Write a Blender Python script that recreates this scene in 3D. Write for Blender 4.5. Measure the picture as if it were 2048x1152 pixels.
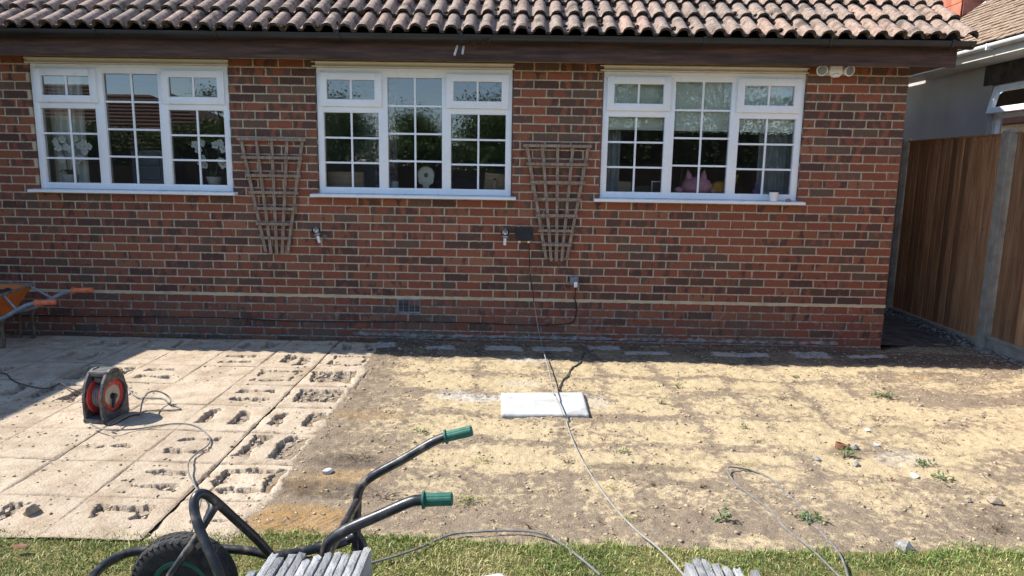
import bpy, bmesh, math, random
import numpy as np
from mathutils import Matrix, Vector
random.seed(7); RNG = np.random.default_rng(7)
for o in list(bpy.data.objects): bpy.data.objects.remove(o)
SC = bpy.context.scene; COL = SC.collection

# ---------------------------------------------------------------- camera, sky, sun, exposure
F_PX, CX, CD, CH, YAW, PIT, ROL = 1389.09, -3.32797, 6.30523, 1.532405, -.01505579, .166270, .01634946
def cam_basis():
    c, s = math.cos(YAW), math.sin(YAW)
    xh = Vector((c, -s, 0)); yh = Vector((s, c, 0)); zh = Vector((0, 0, 1))
    c, s = math.cos(PIT), math.sin(PIT)
    fw = yh*c - zh*s; up = yh*s + zh*c
    c, s = math.cos(ROL), math.sin(ROL)
    return xh*c + up*s, up*c - xh*s, fw
CR, CU, CF = cam_basis()
cam = bpy.data.cameras.new('camera'); camo = bpy.data.objects.new('camera', cam); COL.objects.link(camo)
cam.sensor_width = 36; cam.lens = F_PX/2048*36; cam.clip_start = .05; cam.clip_end = 1500
m = Matrix.Identity(4)
for i, v in enumerate((CR, CU, -CF)):
    for r in range(3): m[r][i] = v[r]
m.translation = (CX, -CD, CH); camo.matrix_world = m; SC.camera = camo

SUN_TO = Vector((-.93, .125, 1.0)).normalized()          # towards the sun: left, slightly behind the house
SUN_EL = math.asin(SUN_TO.z); SUN_AZ = math.atan2(SUN_TO.x, SUN_TO.y)
w = bpy.data.worlds.new('World'); SC.world = w; w.use_nodes = True
nt = w.node_tree; bg = nt.nodes['Background']
sky = nt.nodes.new('ShaderNodeTexSky'); sky.sky_type = 'NISHITA'; sky.sun_disc = False
sky.sun_elevation = SUN_EL; sky.sun_rotation = SUN_AZ; sky.altitude = 1200; sky.air_density = 1.0; sky.dust_density = .2; sky.ozone_density = 1.6
nt.links.new(sky.outputs[0], bg.inputs[0]); bg.inputs[1].default_value = .15
sl = bpy.data.lights.new('sun', 'SUN'); sl.energy = 4.6; sl.angle = math.radians(.5); sl.color = (1, .95, .87)
so = bpy.data.objects.new('sun', sl); COL.objects.link(so)
so.rotation_euler = (-SUN_TO).to_track_quat('-Z', 'Y').to_euler(); so.location = (-20, 5, 20)
SC.view_settings.view_transform = 'Standard'; SC.view_settings.look = 'None'
SC.view_settings.exposure = .98; SC.view_settings.gamma = 1; SC.view_settings.use_curve_mapping = False
SC.render.engine = 'CYCLES'; SC.cycles.max_bounces = 7; SC.cycles.diffuse_bounces = 3; SC.cycles.transparent_max_bounces = 16

# ---------------------------------------------------------------- measuring the photograph: a sight line met with a wall, floor or side plane
def sight(u, v):
    a, b = (u-1024)/F_PX, -(v-576)/F_PX
    return CR*a + CU*b + CF
ORG = Vector((CX, -CD, CH))
def atY(u, v, Y=0.):
    d = sight(u, v); return ORG + d*((Y-ORG.y)/d.y)
def atZ(u, v, Z=0.):
    d = sight(u, v); return ORG + d*((Z-ORG.z)/d.z)
def atX(u, v, X):
    d = sight(u, v); return ORG + d*((X-ORG.x)/d.x)

# ---------------------------------------------------------------- noise on arrays
def _h(ix, iy, s):
    n = (ix.astype(np.int64)*374761393 + iy.astype(np.int64)*668265263 + s*1442695041) & 0x7fffffff
    n = (n ^ (n >> 13))*1274126177 & 0x7fffffff
    return ((n ^ (n >> 16)) & 0xffff)/65535.
def vn(x, y, s=0):
    x = np.asarray(x, float); y = np.asarray(y, float)
    ix, iy = np.floor(x), np.floor(y); fx, fy = x-ix, y-iy
    fx = fx*fx*(3-2*fx); fy = fy*fy*(3-2*fy)
    a, b, c, d = _h(ix, iy, s), _h(ix+1, iy, s), _h(ix, iy+1, s), _h(ix+1, iy+1, s)
    return (a*(1-fx)+b*fx)*(1-fy) + (c*(1-fx)+d*fx)*fy
def fbm(x, y, s=0, o=4):
    r = 0; a = .5
    for i in range(o): r = r + a*vn(x*2**i, y*2**i, s+i*17); a *= .5
    return r
def sst(a, b, x):
    t = np.clip((x-a)/(b-a), 0, 1); return t*t*(3-2*t)

# ---------------------------------------------------------------- materials
class NT:
    def __init__(s, name):
        s.m = bpy.data.materials.new(name); s.m.use_nodes = True; s.t = s.m.node_tree
        s.b = s.t.nodes['Principled BSDF']; s.out = s.t.nodes['Material Output']
        s.tc = None
    def n(s, typ, **kw):
        x = s.t.nodes.new('ShaderNode'+typ)
        for k, v in kw.items(): setattr(x, k, v)
        return x
    def lk(s, a, b): s.t.links.new(a, b)
    def put(s, sock, v):
        if isinstance(v, bpy.types.NodeSocket): s.lk(v, sock)
        elif isinstance(v, (tuple, list)): sock.default_value = (*v, 1) if len(v) == 3 and sock.type == 'RGBA' else v
        else: sock.default_value = v
    def obj(s):
        if s.tc is None: s.tc = s.n('TexCoord')
        return s.tc.outputs['Object']
    def pos(s): return s.n('NewGeometry').outputs['Position']
    def attr(s, name, out='Fac'): return s.n('Attribute', attribute_name=name).outputs[out]
    def scalev(s, v, sc):
        x = s.n('Mapping'); s.put(x.inputs['Vector'], v); x.inputs['Scale'].default_value = sc; return x.outputs[0]
    def noise(s, sc, det=3, vec=None, rough=.55, dist=0):
        x = s.n('TexNoise'); s.put(x.inputs['Vector'], vec if vec is not None else s.pos())
        x.inputs['Scale'].default_value = sc; x.inputs['Detail'].default_value = det; x.inputs['Roughness'].default_value = rough
        x.inputs['Distortion'].default_value = dist
        return x.outputs['Fac']
    def voro(s, sc, vec=None, feat='F1'):
        x = s.n('TexVoronoi', feature=feat); s.put(x.inputs['Vector'], vec if vec is not None else s.pos()); x.inputs['Scale'].default_value = sc
        return x.outputs['Distance']
    def ramp(s, f, stops, interp='LINEAR'):
        x = s.n('ValToRGB'); e = x.color_ramp; e.interpolation = interp
        while len(e.elements) < len(stops): e.elements.new(.5)
        for el, (p, c) in zip(e.elements, stops):
            el.position = p; el.color = (*c, 1) if isinstance(c, tuple) else (c, c, c, 1)
        s.put(x.inputs[0], f); return x.outputs[0]
    def mix(s, f, a, b, mode='MIX'):
        x = s.n('Mix', data_type='RGBA', blend_type=mode)
        s.put(x.inputs[0], f); s.put(x.inputs[6], a); s.put(x.inputs[7], b); return x.outputs[2]
    def math(s, op, a, b=0., c=None):
        x = s.n('Math', operation=op); s.put(x.inputs[0], a); s.put(x.inputs[1], b)
        if c is not None: s.put(x.inputs[2], c)
        return x.outputs[0]
    def comb(s, x_, y_, z_):
        x = s.n('CombineXYZ'); s.put(x.inputs[0], x_); s.put(x.inputs[1], y_); s.put(x.inputs[2], z_); return x.outputs[0]
    def bump(s, h, st=.5, d=.01, nrm=None):
        x = s.n('Bump'); s.put(x.inputs['Height'], h); x.inputs['Strength'].default_value = st; x.inputs['Distance'].default_value = d
        if nrm is not None: s.lk(nrm, x.inputs['Normal'])
        return x.outputs[0]
    def fin(s, col, rough=.8, nrm=None, spec=.5, metal=0.):
        s.put(s.b.inputs['Base Color'], col); s.put(s.b.inputs['Roughness'], rough)
        s.b.inputs['Specular IOR Level'].default_value = spec; s.b.inputs['Metallic'].default_value = metal
        if nrm is not None: s.lk(nrm, s.b.inputs['Normal'])
        return s.m
M = {}
def mottled(key, a, b, sc=6., rough=.6, bump=.15, bs=80., bd=.003, spec=.4, metal=0., stretch=None, det=4):
    n = NT(key); v = n.obj()
    if stretch: v = n.scalev(v, stretch)
    f = n.noise(sc, det, v); c = n.ramp(f, [(.32, a), (.68, b)])
    h = n.noise(bs, 3, v)
    r = n.ramp(n.noise(sc*2.3, 3, v), [(.3, max(0, rough-.1)), (.7, min(1, rough+.1))])
    M[key] = n.fin(c, r, n.bump(h, bump, bd), spec, metal); return M[key]

# bricks: colour follows each brick's own coordinates and seed
n = NT('brick')
co = n.n('Attribute', attribute_name='bc').outputs['Vector']
sx = n.n('SeparateXYZ'); n.lk(co, sx.inputs[0]); bx_, bz_, sd = sx.outputs
sd100 = n.math('MULTIPLY', sd, 91.)
band = n.noise(1., 2, n.comb(n.math('ADD', n.math('MULTIPLY', bx_, 12.5), sd100), n.math('MULTIPLY', bz_, 5.), sd100), .5)
fine = n.noise(1., 3, n.comb(n.math('ADD', n.math('MULTIPLY', bx_, 60.), sd100), n.math('MULTIPLY', bz_, 60.), sd), .6)
bm = n.math('ADD', band, n.math('MULTIPLY', n.math('SUBTRACT', fine, .5), .25))
tone = n.attr('tone')            # 0 red, 1 dark
thr = n.math('SUBTRACT', bm, n.math('MULTIPLY', n.math('SUBTRACT', tone, .5), .34))
red = n.ramp(sd, [(0., (.29, .095, .052)), (.3, (.235, .075, .046)), (.55, (.275, .10, .052)), (.8, (.205, .072, .048)), (1., (.315, .13, .07))])
drk = n.ramp(n.math('FRACT', n.math('MULTIPLY', sd, 7.3)), [(0., (.095, .049, .04)), (.5, (.12, .063, .047)), (.8, (.14, .087, .06)), (1., (.11, .056, .044))])
c = n.mix(n.ramp(thr, [(.43, 1.), (.50, 0.)]), red, drk)
spk = n.ramp(n.noise(420., 2), [(.33, .62), (.5, 1.), (.72, 1.3)])
c = n.mix(1., c, spk, 'MULTIPLY')
wst = n.noise(2.2, 4)                 # weathering: greenish algae low down, pale bloom in places
pz = n.n('SeparateXYZ'); n.lk(n.pos(), pz.inputs[0])
low = n.ramp(pz.outputs[2], [(0., 1.), (.12, .55), (.42, 0.)])
alg = n.math('MULTIPLY', low, n.ramp(wst, [(.45, 0.), (.62, .75)]))
c = n.mix(alg, c, (.13, .125, .085))
blo = n.math('MULTIPLY', n.ramp(pz.outputs[2], [(.02, 0.), (.2, .8), (.42, .1), (1., .25)]), n.ramp(n.noise(14., 4), [(.58, 0.), (.72, .5)]))
c = n.mix(blo, c, (.42, .36, .31))
ex = n.math('SUBTRACT', .1075, n.math('ABSOLUTE', bx_)); ez = n.math('SUBTRACT', .0325, n.math('ABSOLUTE', bz_)); ed = n.math('MINIMUM', ex, ez)
sm = n.math('SUBTRACT', n.math('MULTIPLY', n.noise(30., 5, None, .65), .030), n.math('ADD', ed, .0125))
c = n.mix(n.ramp(n.math('MULTIPLY', sm, 100.), [(.0, 0.), (.35, .9)]), c, n.ramp(n.noise(60., 3), [(.3, (.33, .265, .185)), (.7, (.47, .39, .28))]))
c = n.mix(n.ramp(n.noise(75., 4, None, .7), [(.64, 0.), (.74, .4)]), c, (.36, .17, .11))
h = n.math('ADD', n.noise(130., 4), n.math('MULTIPLY', n.noise(420., 2), .5))
M['brick'] = n.fin(c, .88, n.bump(h, .55, .004), .25)

n = NT('mortar')
c = n.ramp(n.noise(9., 4), [(.3, (.43, .35, .24)), (.7, (.58, .485, .345))])
pz = n.n('SeparateXYZ'); n.lk(n.pos(), pz.inputs[0])
c = n.mix(n.ramp(pz.outputs[2], [(.0, 1.), (.3, .75), (.40, 0.)]), c, n.ramp(n.noise(16., 4), [(.35, (.15, .125, .105)), (.68, (.42, .39, .36))]))
M['mortar'] = n.fin(c, .95, n.bump(n.noise(160., 4), .6, .004), .15)
n = NT('mortar_band')
c = n.ramp(n.noise(7., 5), [(.3, (.46, .37, .235)), (.55, (.60, .49, .32)), (.75, (.52, .45, .30))])
M['band'] = n.fin(c, .95, n.bump(n.noise(90., 5), .7, .006), .15)

mottled('upvc', (.80, .80, .79), (.86, .86, .86), 3., .32, .03, 40, .001, .5)
mottled('upvc_trim', (.70, .66, .58), (.78, .75, .68), 5., .4, .05)
mottled('gutter', (.010, .011, .013), (.022, .022, .024), 9., .38, .1, 50, .002, .5, 0, (.4, 1, 1))
n = NT('fascia'); v = n.scalev(n.obj(), (.5, 6., 7.))
c = n.ramp(n.noise(5., 6, v, .65), [(.3, (.035, .021, .018)), (.5, (.075, .042, .033)), (.68, (.135, .07, .052))])
c = n.mix(n.ramp(n.noise(2.1, 4), [(.55, 0.), (.75, .5)]), c, (.03, .022, .02))
M['fascia'] = n.fin(c, .7, n.bump(n.noise(22., 5, v), .5, .004), .3)
mottled('soffit', (.02, .015, .012), (.04, .028, .022), 4., .8)

n = NT('roof_tile')
tn = n.n('ObjectInfo').outputs['Random']
c = n.ramp(n.noise(24., 5, None, .6), [(.3, (.17, .125, .10)), (.5, (.285, .212, .17)), (.7, (.40, .31, .25))])
c = n.mix(1., c, n.ramp(tn, [(0., (.82, .84, .86)), (.5, (1., .97, .95)), (1., (1.12, 1.02, .98))]), 'MULTIPLY')
li = n.ramp(n.voro(55.), [(.12, 1.), (.24, 0.)])
c = n.mix(n.math('MULTIPLY', li, n.ramp(n.noise(11., 3), [(.40, 0.), (.55, .9)])), c, (.50, .47, .38))
c = n.mix(n.ramp(n.noise(7., 5), [(.53, 0.), (.66, .85)]), c, (.085, .07, .055))
sp = n.ramp(n.noise(260., 2), [(.3, .55), (.5, 1.), (.7, 1.35)])
c = n.mix(1., c, sp, 'MULTIPLY')
M['tile'] = n.fin(c, .93, n.bump(n.math('ADD', n.noise(150., 4), n.noise(40., 3)), .6, .006), .2)
n = NT('shaded_dirty_edge'); M['tile_edge'] = n.fin(n.ramp(n.noise(60., 4), [(.3, (.03, .023, .018)), (.7, (.10, .075, .06))]), .95, n.bump(n.noise(120., 4), .7, .006), .1)  # tile front edges: dirt colour that also paints the shade on them
mottled('moss', (.022, .015, .008), (.085, .055, .03), 40., 1., .9, 120, .01, .1)

def glass(key, base=.10, tint=(.93, .96, .95)):
    n = NT(key); n.t.nodes.remove(n.b)
    fr = n.n('Fresnel'); fr.inputs[0].default_value = 1.5
    f = n.math('MINIMUM', n.math('ADD', n.math('MULTIPLY', fr.outputs[0], 1.9), base), 1.)
    tr = n.n('BsdfTransparent'); tr.inputs[0].default_value = (*tint, 1)
    gl = n.n('BsdfGlossy'); gl.inputs['Roughness'].default_value = .0; gl.inputs['Color'].default_value = (1, 1, 1, 1)
    mx = n.n('MixShader'); n.put(mx.inputs[0], f); n.lk(tr.outputs[0], mx.inputs[1]); n.lk(gl.outputs[0], mx.inputs[2]); n.lk(mx.outputs[0], n.out.inputs[0])
    M[key] = n.m
glass('glass', .06, (.95, .965, .955)); glass('clear', .05, (.85, .87, .86))

mottled('render_white', (.40, .37, .345), (.48, .45, .42), 2., .9, .3, 60, .004, .2)
mottled('interior', (.30, .29, .28), (.36, .35, .33), 2., .9)
mottled('dark_wood', (.03, .02, .015), (.06, .04, .03), 4., .6)
mottled('wood_pale', (.36, .25, .15), (.48, .35, .22), 6., .6, .2, 40, .002, .3, 0, (1, 1, 8))
mottled('curtain', (.70, .68, .62), (.80, .78, .72), 8., .9, .2, 300, .001)
mottled('curtain_grey', (.30, .31, .32), (.44, .45, .46), 8., .9, .2, 300, .001)
mottled('blind', (.74, .72, .60), (.80, .78, .66), 3., .9, .1, 300, .001)
mottled('grey_paint', (.22, .24, .26), (.27, .29, .31), 3., .5)
mottled('petal', (.78, .78, .76), (.88, .87, .85), 20., .6)
mottled('stem', (.06, .09, .03), (.10, .13, .05), 20., .6)
mottled('ceramic', (.5, .5, .46), (.7, .7, .66), 90., .4)
mottled('white_plastic', (.82, .82, .81), (.88, .88, .87), 6., .35, .03)
mottled('black_plastic', (.012, .014, .018), (.022, .025, .03), 14., .42, .1)
mottled('grey_plastic', (.10, .11, .11), (.24, .24, .23), 22., .6, .3, 120, .003)
mottled('reel_plastic', (.035, .036, .036), (.14, .135, .125), 24., .6, .3, 120, .003)
mottled('red_plastic', (.42, .035, .03), (.55, .08, .06), 18., .42, .1)
mottled('dusty_disc', (.42, .35, .24), (.55, .46, .33), 30., .8, .3)
mottled('pink_plush', (.84, .36, .46), (.92, .47, .56), 30., 1., .8, 200, .01, .1)
mottled('orange_plush', (.68, .32, .05), (.76, .40, .08), 30., 1., .8, 200, .01, .1)
mottled('purple_plush', (.22, .15, .30), (.30, .22, .38), 30., 1., .8, 200, .01, .1)
n = NT('trellis_wood'); v = n.scalev(n.obj(), (9., 9., 1.6)); 
c = n.ramp(n.noise(9., 5, v), [(.3, (.18, .13, .095)), (.52, (.29, .215, .16)), (.7, (.40, .31, .24))])
M['trellis'] = n.fin(c, .85, n.bump(n.noise(60., 4, v), .5, .003), .2)
n = NT('fence_wood'); v = n.scalev(n.obj(), (5., 5., .4)); tn = n.n('ObjectInfo').outputs['Random']
v2 = n.comb(n.math('ADD', tn, 0.), n.math('MULTIPLY', tn, 37.), n.math('MULTIPLY', tn, 17.))
va = n.n('VectorMath', operation='ADD'); n.lk(v, va.inputs[0]); n.lk(v2, va.inputs[1])
c = n.ramp(n.noise(5., 6, va.outputs[0], .6), [(.3, (.23, .108, .05)), (.5, (.37, .185, .09)), (.7, (.52, .29, .15))])
c = n.mix(1., c, n.ramp(tn, [(0., .5), (.5, .95), (1., 1.3)]), 'MULTIPLY')
kn = n.ramp(n.voro(4.2, n.scalev(n.obj(), (3., 3., 1.)),), [(.05, 1.), (.10, 0.)])
c = n.mix(n.math('MULTIPLY', kn, .8), c, (.07, .035, .018))
M['fence'] = n.fin(c, .8, n.bump(n.noise(30., 4, va.outputs[0]), .4, .003), .25)
n = NT('concrete_post')
c = n.ramp(n.noise(10., 5), [(.3, (.23, .195, .15)), (.7, (.37, .325, .265))])
c = n.mix(n.ramp(n.voro(130.), [(.15, .8), (.34, 0.)]), c, (.12, .105, .09))
M['concrete'] = n.fin(c, .92, n.bump(n.noise(110., 4), .8, .006), .2)

# ground: masks for sand, soil, cement dust; the dark one also paints house shade
n = NT('bare_earth')
sand, dust, dark, orange = (n.attr(k) for k in ('sand', 'dust', 'dark', 'orange'))
f1 = n.noise(26., 6, None, .62); f2 = n.noise(140., 4, None, .6)
s2 = n.math('ADD', sand, n.math('MULTIPLY', n.math('SUBTRACT', n.noise(20., 8, None, .74), .5), 3.0))
soil = n.ramp(f2, [(.3, (.155, .117, .08)), (.5, (.255, .197, .138)), (.72, (.355, .283, .205))])
snd = n.ramp(f2, [(.28, (.365, .277, .157)), (.5, (.515, .405, .245)), (.7, (.61, .495, .315))])
c = n.mix(n.ramp(s2, [(.30, 0.), (.66, 1.)]), soil, snd)
c = n.mix(n.math('MULTIPLY', orange, n.ramp(f1, [(.35, .3), (.6, 1.)])), c, n.ramp(f2, [(.3, (.29, .17, .065)), (.7, (.45, .28, .12))]))
c = n.mix(n.math('MULTIPLY', dust, n.ramp(n.noise(40., 5), [(.36, .1), (.58, 1.)])), c, (.50, .475, .43))
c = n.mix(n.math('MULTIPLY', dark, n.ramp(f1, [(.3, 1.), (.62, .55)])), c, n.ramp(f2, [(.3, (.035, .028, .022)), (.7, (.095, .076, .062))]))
c = n.mix(n.ramp(n.noise(210., 3), [(.30, .7), (.38, 0.)]), c, (.12, .09, .062))
c = n.mix(n.ramp(n.noise(38., 6, None, .75), [(.34, .8), (.41, 0.)]), c, n.ramp(f2, [(.3, (.16, .12, .085)), (.7, (.30, .235, .165))]))
xy = n.n('SeparateXYZ'); n.lk(n.pos(), xy.inputs[0])
wv = n.math('SINE', n.math('ADD', n.math('MULTIPLY', xy.outputs[0], 190.), n.math('ADD', n.math('MULTIPLY', xy.outputs[1], -150.), n.math('MULTIPLY', n.noise(5., 2), 9.))))
h = n.math('ADD', n.math('MULTIPLY', f1, 1.5), n.math('ADD', n.math('MULTIPLY', f2, 1.3), n.math('ADD', n.math('MULTIPLY', n.noise(330., 2), .7), n.math('MULTIPLY', wv, n.math('MULTIPLY', n.attr('tread'), .16)))))
M['earth'] = n.fin(c, .97, n.bump(h, .6, .014), .1)
n = NT('mortar_bed')
f2 = n.noise(120., 4, None, .6); f1 = n.noise(7., 5); cav = n.attr('cav')
tn = n.n('ObjectInfo').outputs['Random']
c = n.ramp(f2, [(.28, (.36, .288, .207)), (.5, (.475, .392, .295)), (.72, (.575, .49, .38))])
c = n.mix(n.ramp(f1, [(.45, 0.), (.7, .7)]), c, n.ramp(f2, [(.3, (.23, .17, .115)), (.7, (.36, .275, .19))]))
c = n.mix(1., c, n.ramp(tn, [(0., (.9, .88, .86)), (1., (1.06, 1.05, 1.03))]), 'MULTIPLY')
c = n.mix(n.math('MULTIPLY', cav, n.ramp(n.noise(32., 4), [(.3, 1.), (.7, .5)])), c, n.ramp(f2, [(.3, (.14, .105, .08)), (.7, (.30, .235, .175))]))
c = n.mix(n.ramp(n.noise(210., 3), [(.30, .7), (.38, 0.)]), c, (.16, .125, .09))
c = n.mix(n.ramp(n.noise(3.1, 5, None, .65), [(.52, 0.), (.66, .65)]), c, n.ramp(f2, [(.3, (.24, .18, .12)), (.7, (.40, .30, .21))]))
M['bed'] = n.fin(c, .96, n.bump(n.math('ADD', f2, n.math('MULTIPLY', n.noise(30., 5), 1.6)), .55, .009), .1)
mottled('rubble', (.25, .195, .14), (.42, .35, .265), 25., .95, .7, 120, .006, .1)
mottled('clod', (.28, .215, .145), (.55, .435, .28), 18., .97, .6, 150, .004, .1)
mottled('soil_floor', (.05, .042, .036), (.12, .10, .085), 8., .97, .9, 70, .02, .1)
mottled('gravel', (.16, .15, .14), (.34, .32, .30), 60., .9, .5, 200, .004, .2)
mottled('lawn_soil', (.10, .105, .035), (.20, .16, .07), 14., 1., .8, 60, .02, .1)
n = NT('grass'); t = n.attr('tint'); u = n.attr('tip')
c = n.ramp(t, [(0., (.065, .125, .02)), (.35, (.145, .235, .042)), (.6, (.28, .31, .08)), (.8, (.48, .40, .19)), (1., (.60, .50, .28))])
c = n.mix(u, c, (.36, .38, .12))
M['grass'] = n.fin(c, .55, None, .35); n.b.inputs['Transmission Weight'].default_value = 0
def leafmat(key, cols, rough=.55):
    n = NT(key); t = n.attr('tint'); k = len(cols)
    M[key] = n.fin(n.ramp(t, [(i/(k-1), c) for i, c in enumerate(cols)]), rough, None, .35)
leafmat('leaf', [(.04, .075, .018), (.085, .145, .032), (.14, .205, .05), (.21, .25, .075)])
leafmat('weed_green', [(.035, .075, .022), (.06, .12, .03), (.11, .17, .05)])
leafmat('weed_dry', [(.06, .032, .02), (.13, .06, .035), (.20, .11, .06), (.10, .09, .05)])
leafmat('weed_moss', [(.16, .19, .035), (.28, .27, .07), (.36, .31, .10)])
mottled('bark', (.07, .05, .035), (.14, .105, .075), 12., .9, .7, 40, .02, .1, 0, (1, 1, .3))
n = NT('slab_stone'); tn = n.n('ObjectInfo').outputs['Random']; o_ = n.obj()
v2 = n.comb(n.math('MULTIPLY', tn, 31.), tn, tn); va = n.n('VectorMath', operation='ADD'); n.lk(o_, va.inputs[0]); n.lk(v2, va.inputs[1])
c = n.ramp(n.noise(7., 5, va.outputs[0]), [(.3, (.24, .24, .235)), (.55, (.36, .36, .352)), (.75, (.47, .468, .45))])
c = n.mix(n.ramp(n.noise(21., 4, va.outputs[0]), [(.52, 0.), (.66, .7)]), c, (.17, .172, .17))
c = n.mix(1., c, n.ramp(tn, [(0., .66), (1., 1.08)]), 'MULTIPLY')
M['slab'] = n.fin(c, .85, n.bump(n.math('ADD', n.noise(34., 5), n.noise(160., 3)), .7, .008), .25)
n = NT('white_slab'); o_ = n.obj()
c = n.ramp(n.noise(5., 5, o_, .6, 1.5), [(.30, (.33, .33, .315)), (.5, (.47, .47, .452)), (.7, (.55, .548, .528))])
M['wslab'] = n.fin(c, .8, n.bump(n.math('ADD', n.noise(14., 5), n.noise(150., 3)), .5, .006), .25)
n = NT('black_tube')
c = n.ramp(n.noise(20., 4), [(.38, (.014, .015, .017)), (.55, (.028, .028, .029)), (.62, (.07, .06, .05)), (.70, (.19, .16, .13))])
M['btube'] = n.fin(c, n.ramp(n.noise(30., 3), [(.3, .22), (.7, .5)]), n.bump(n.noise(120., 3), .12, .002), .5)
mottled('green_grip', (.014, .10, .066), (.045, .16, .11), 22., .65, .3)
mottled('tyre', (.022, .022, .023), (.06, .057, .053), 30., .85, .4, 140, .003, .2)
mottled('green_rim', (.01, .10, .065), (.018, .14, .09), 10., .45)
n = NT('orange_pan')
c = n.ramp(n.noise(13., 5), [(.3, (.55, .125, .02)), (.55, (.68, .18, .035)), (.68, (.60, .20, .07)), (.76, (.20, .09, .045))])
M['opan'] = n.fin(c, .6, n.bump(n.noise(40., 4), .2, .003), .4)
mottled('pan_rim', (.14, .105, .085), (.28, .22, .18), 18., .75, .4)
mottled('pan_fill', (.02, .028, .028), (.05, .06, .055), 18., .9, .8, 60, .01)
mottled('grey_tube', (.16, .20, .22), (.30, .34, .36), 14., .5, .15)
mottled('rust_tube', (.06, .045, .03), (.16, .12, .08), 18., .75, .3)
mottled('orange_grip', (.62, .14, .05), (.76, .22, .10), 25., .6, .3)
mottled('cable_grey', (.11, .11, .11), (.22, .215, .205), 30., .6, .1)
mottled('cable_pale', (.22, .215, .19), (.32, .31, .275), 30., .6, .1)
mottled('cable_black', (.012, .012, .013), (.025, .025, .025), 30., .5, .1)
mottled('metal', (.45, .45, .45), (.6, .6, .6), 20., .35, .1, 80, .002, .5, .8)
mottled('terracotta', (.12, .05, .03), (.22, .10, .055), 20., .85, .4)
n = NT('red_tile'); tn = n.n('ObjectInfo').outputs['Random']
c = n.mix(1., n.ramp(n.noise(9., 4), [(.3, (.40, .12, .075)), (.7, (.52, .19, .12))]), n.ramp(tn, [(0., .85), (1., 1.12)]), 'MULTIPLY')
M['red_tile'] = n.fin(c, .85, n.bump(n.noise(60., 4), .3, .004), .2)
n = NT('old_plain_tile')
c = n.ramp(n.noise(13., 6, None, .65), [(.3, (.17, .12, .085)), (.5, (.28, .205, .15)), (.7, (.40, .315, .235))])
M['plain_tile'] = n.fin(c, .95, n.bump(n.noise(50., 5), .7, .012), .15)
n = NT('dark_roof_tile'); M['dark_tile'] = n.fin(n.ramp(n.noise(9., 4), [(.3, (.10, .06, .045)), (.7, (.18, .11, .085))]), .9)
mottled('floral', (.10, .06, .08), (.45, .36, .38), 22., .9)
mottled('paper_white', (.72, .72, .71), (.78, .78, .77), 6., .7)

# ---------------------------------------------------------------- mesh helpers
def link(o, parent=None):
    COL.objects.link(o)
    if parent is not None:
        o.parent = parent
        if parent.type == 'EMPTY': o.matrix_parent_inverse = Matrix(parent.matrix_basis).inverted()
    return o
def tag(o, label=None, cat=None, group=None, kind=None):
    if label: o['label'] = label
    if cat: o['category'] = cat
    if group: o['group'] = group
    if kind: o['kind'] = kind
    return o
def thing(name, label, cat, loc=(0, 0, 0), group=None):
    o = bpy.data.objects.new(name, None); o.empty_display_size = .1
    o.matrix_basis = Matrix.Translation(Vector(loc)); COL.objects.link(o)
    return tag(o, label, cat, group)
def meshdata(name, vs, fs, mat, smooth=False):
    me = bpy.data.meshes.new(name); me.from_pydata([tuple(v) for v in vs], [], [tuple(f) for f in fs])
    me.materials.append(M[mat])
    if smooth: me.polygons.foreach_set('use_smooth', [True]*len(me.polygons))
    me.update(); return me
def fast_mesh(name, V, Q, mat, smooth=False, attrs=None):
    """V (n,3) array, Q (m,k) array of equal-size faces."""
    me = bpy.data.meshes.new(name); k = Q.shape[1]; nq = len(Q)
    me.vertices.add(len(V)); me.vertices.foreach_set('co', np.asarray(V, np.float32).ravel())
    me.loops.add(nq*k); me.loops.foreach_set('vertex_index', Q.astype(np.int32).ravel())
    me.polygons.add(nq); me.polygons.foreach_set('loop_start', np.arange(0, nq*k, k, dtype=np.int32))
    me.polygons.foreach_set('loop_total', np.full(nq, k, np.int32))
    if smooth: me.polygons.foreach_set('use_smooth', np.ones(nq, bool))
    me.materials.append(M[mat]); me.update(calc_edges=True)
    for kx, a in (attrs or {}).items():
        at = me.attributes.new(kx, 'FLOAT', 'POINT'); at.data.foreach_set('value', np.asarray(a, np.float32).ravel())
    me.validate(); return me
def obj(name, me, parent=None, loc=None, rot=None):
    o = bpy.data.objects.new(name, me)
    if loc is not None: o.location = loc
    if rot is not None: o.rotation_euler = rot
    return link(o, parent)
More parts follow.
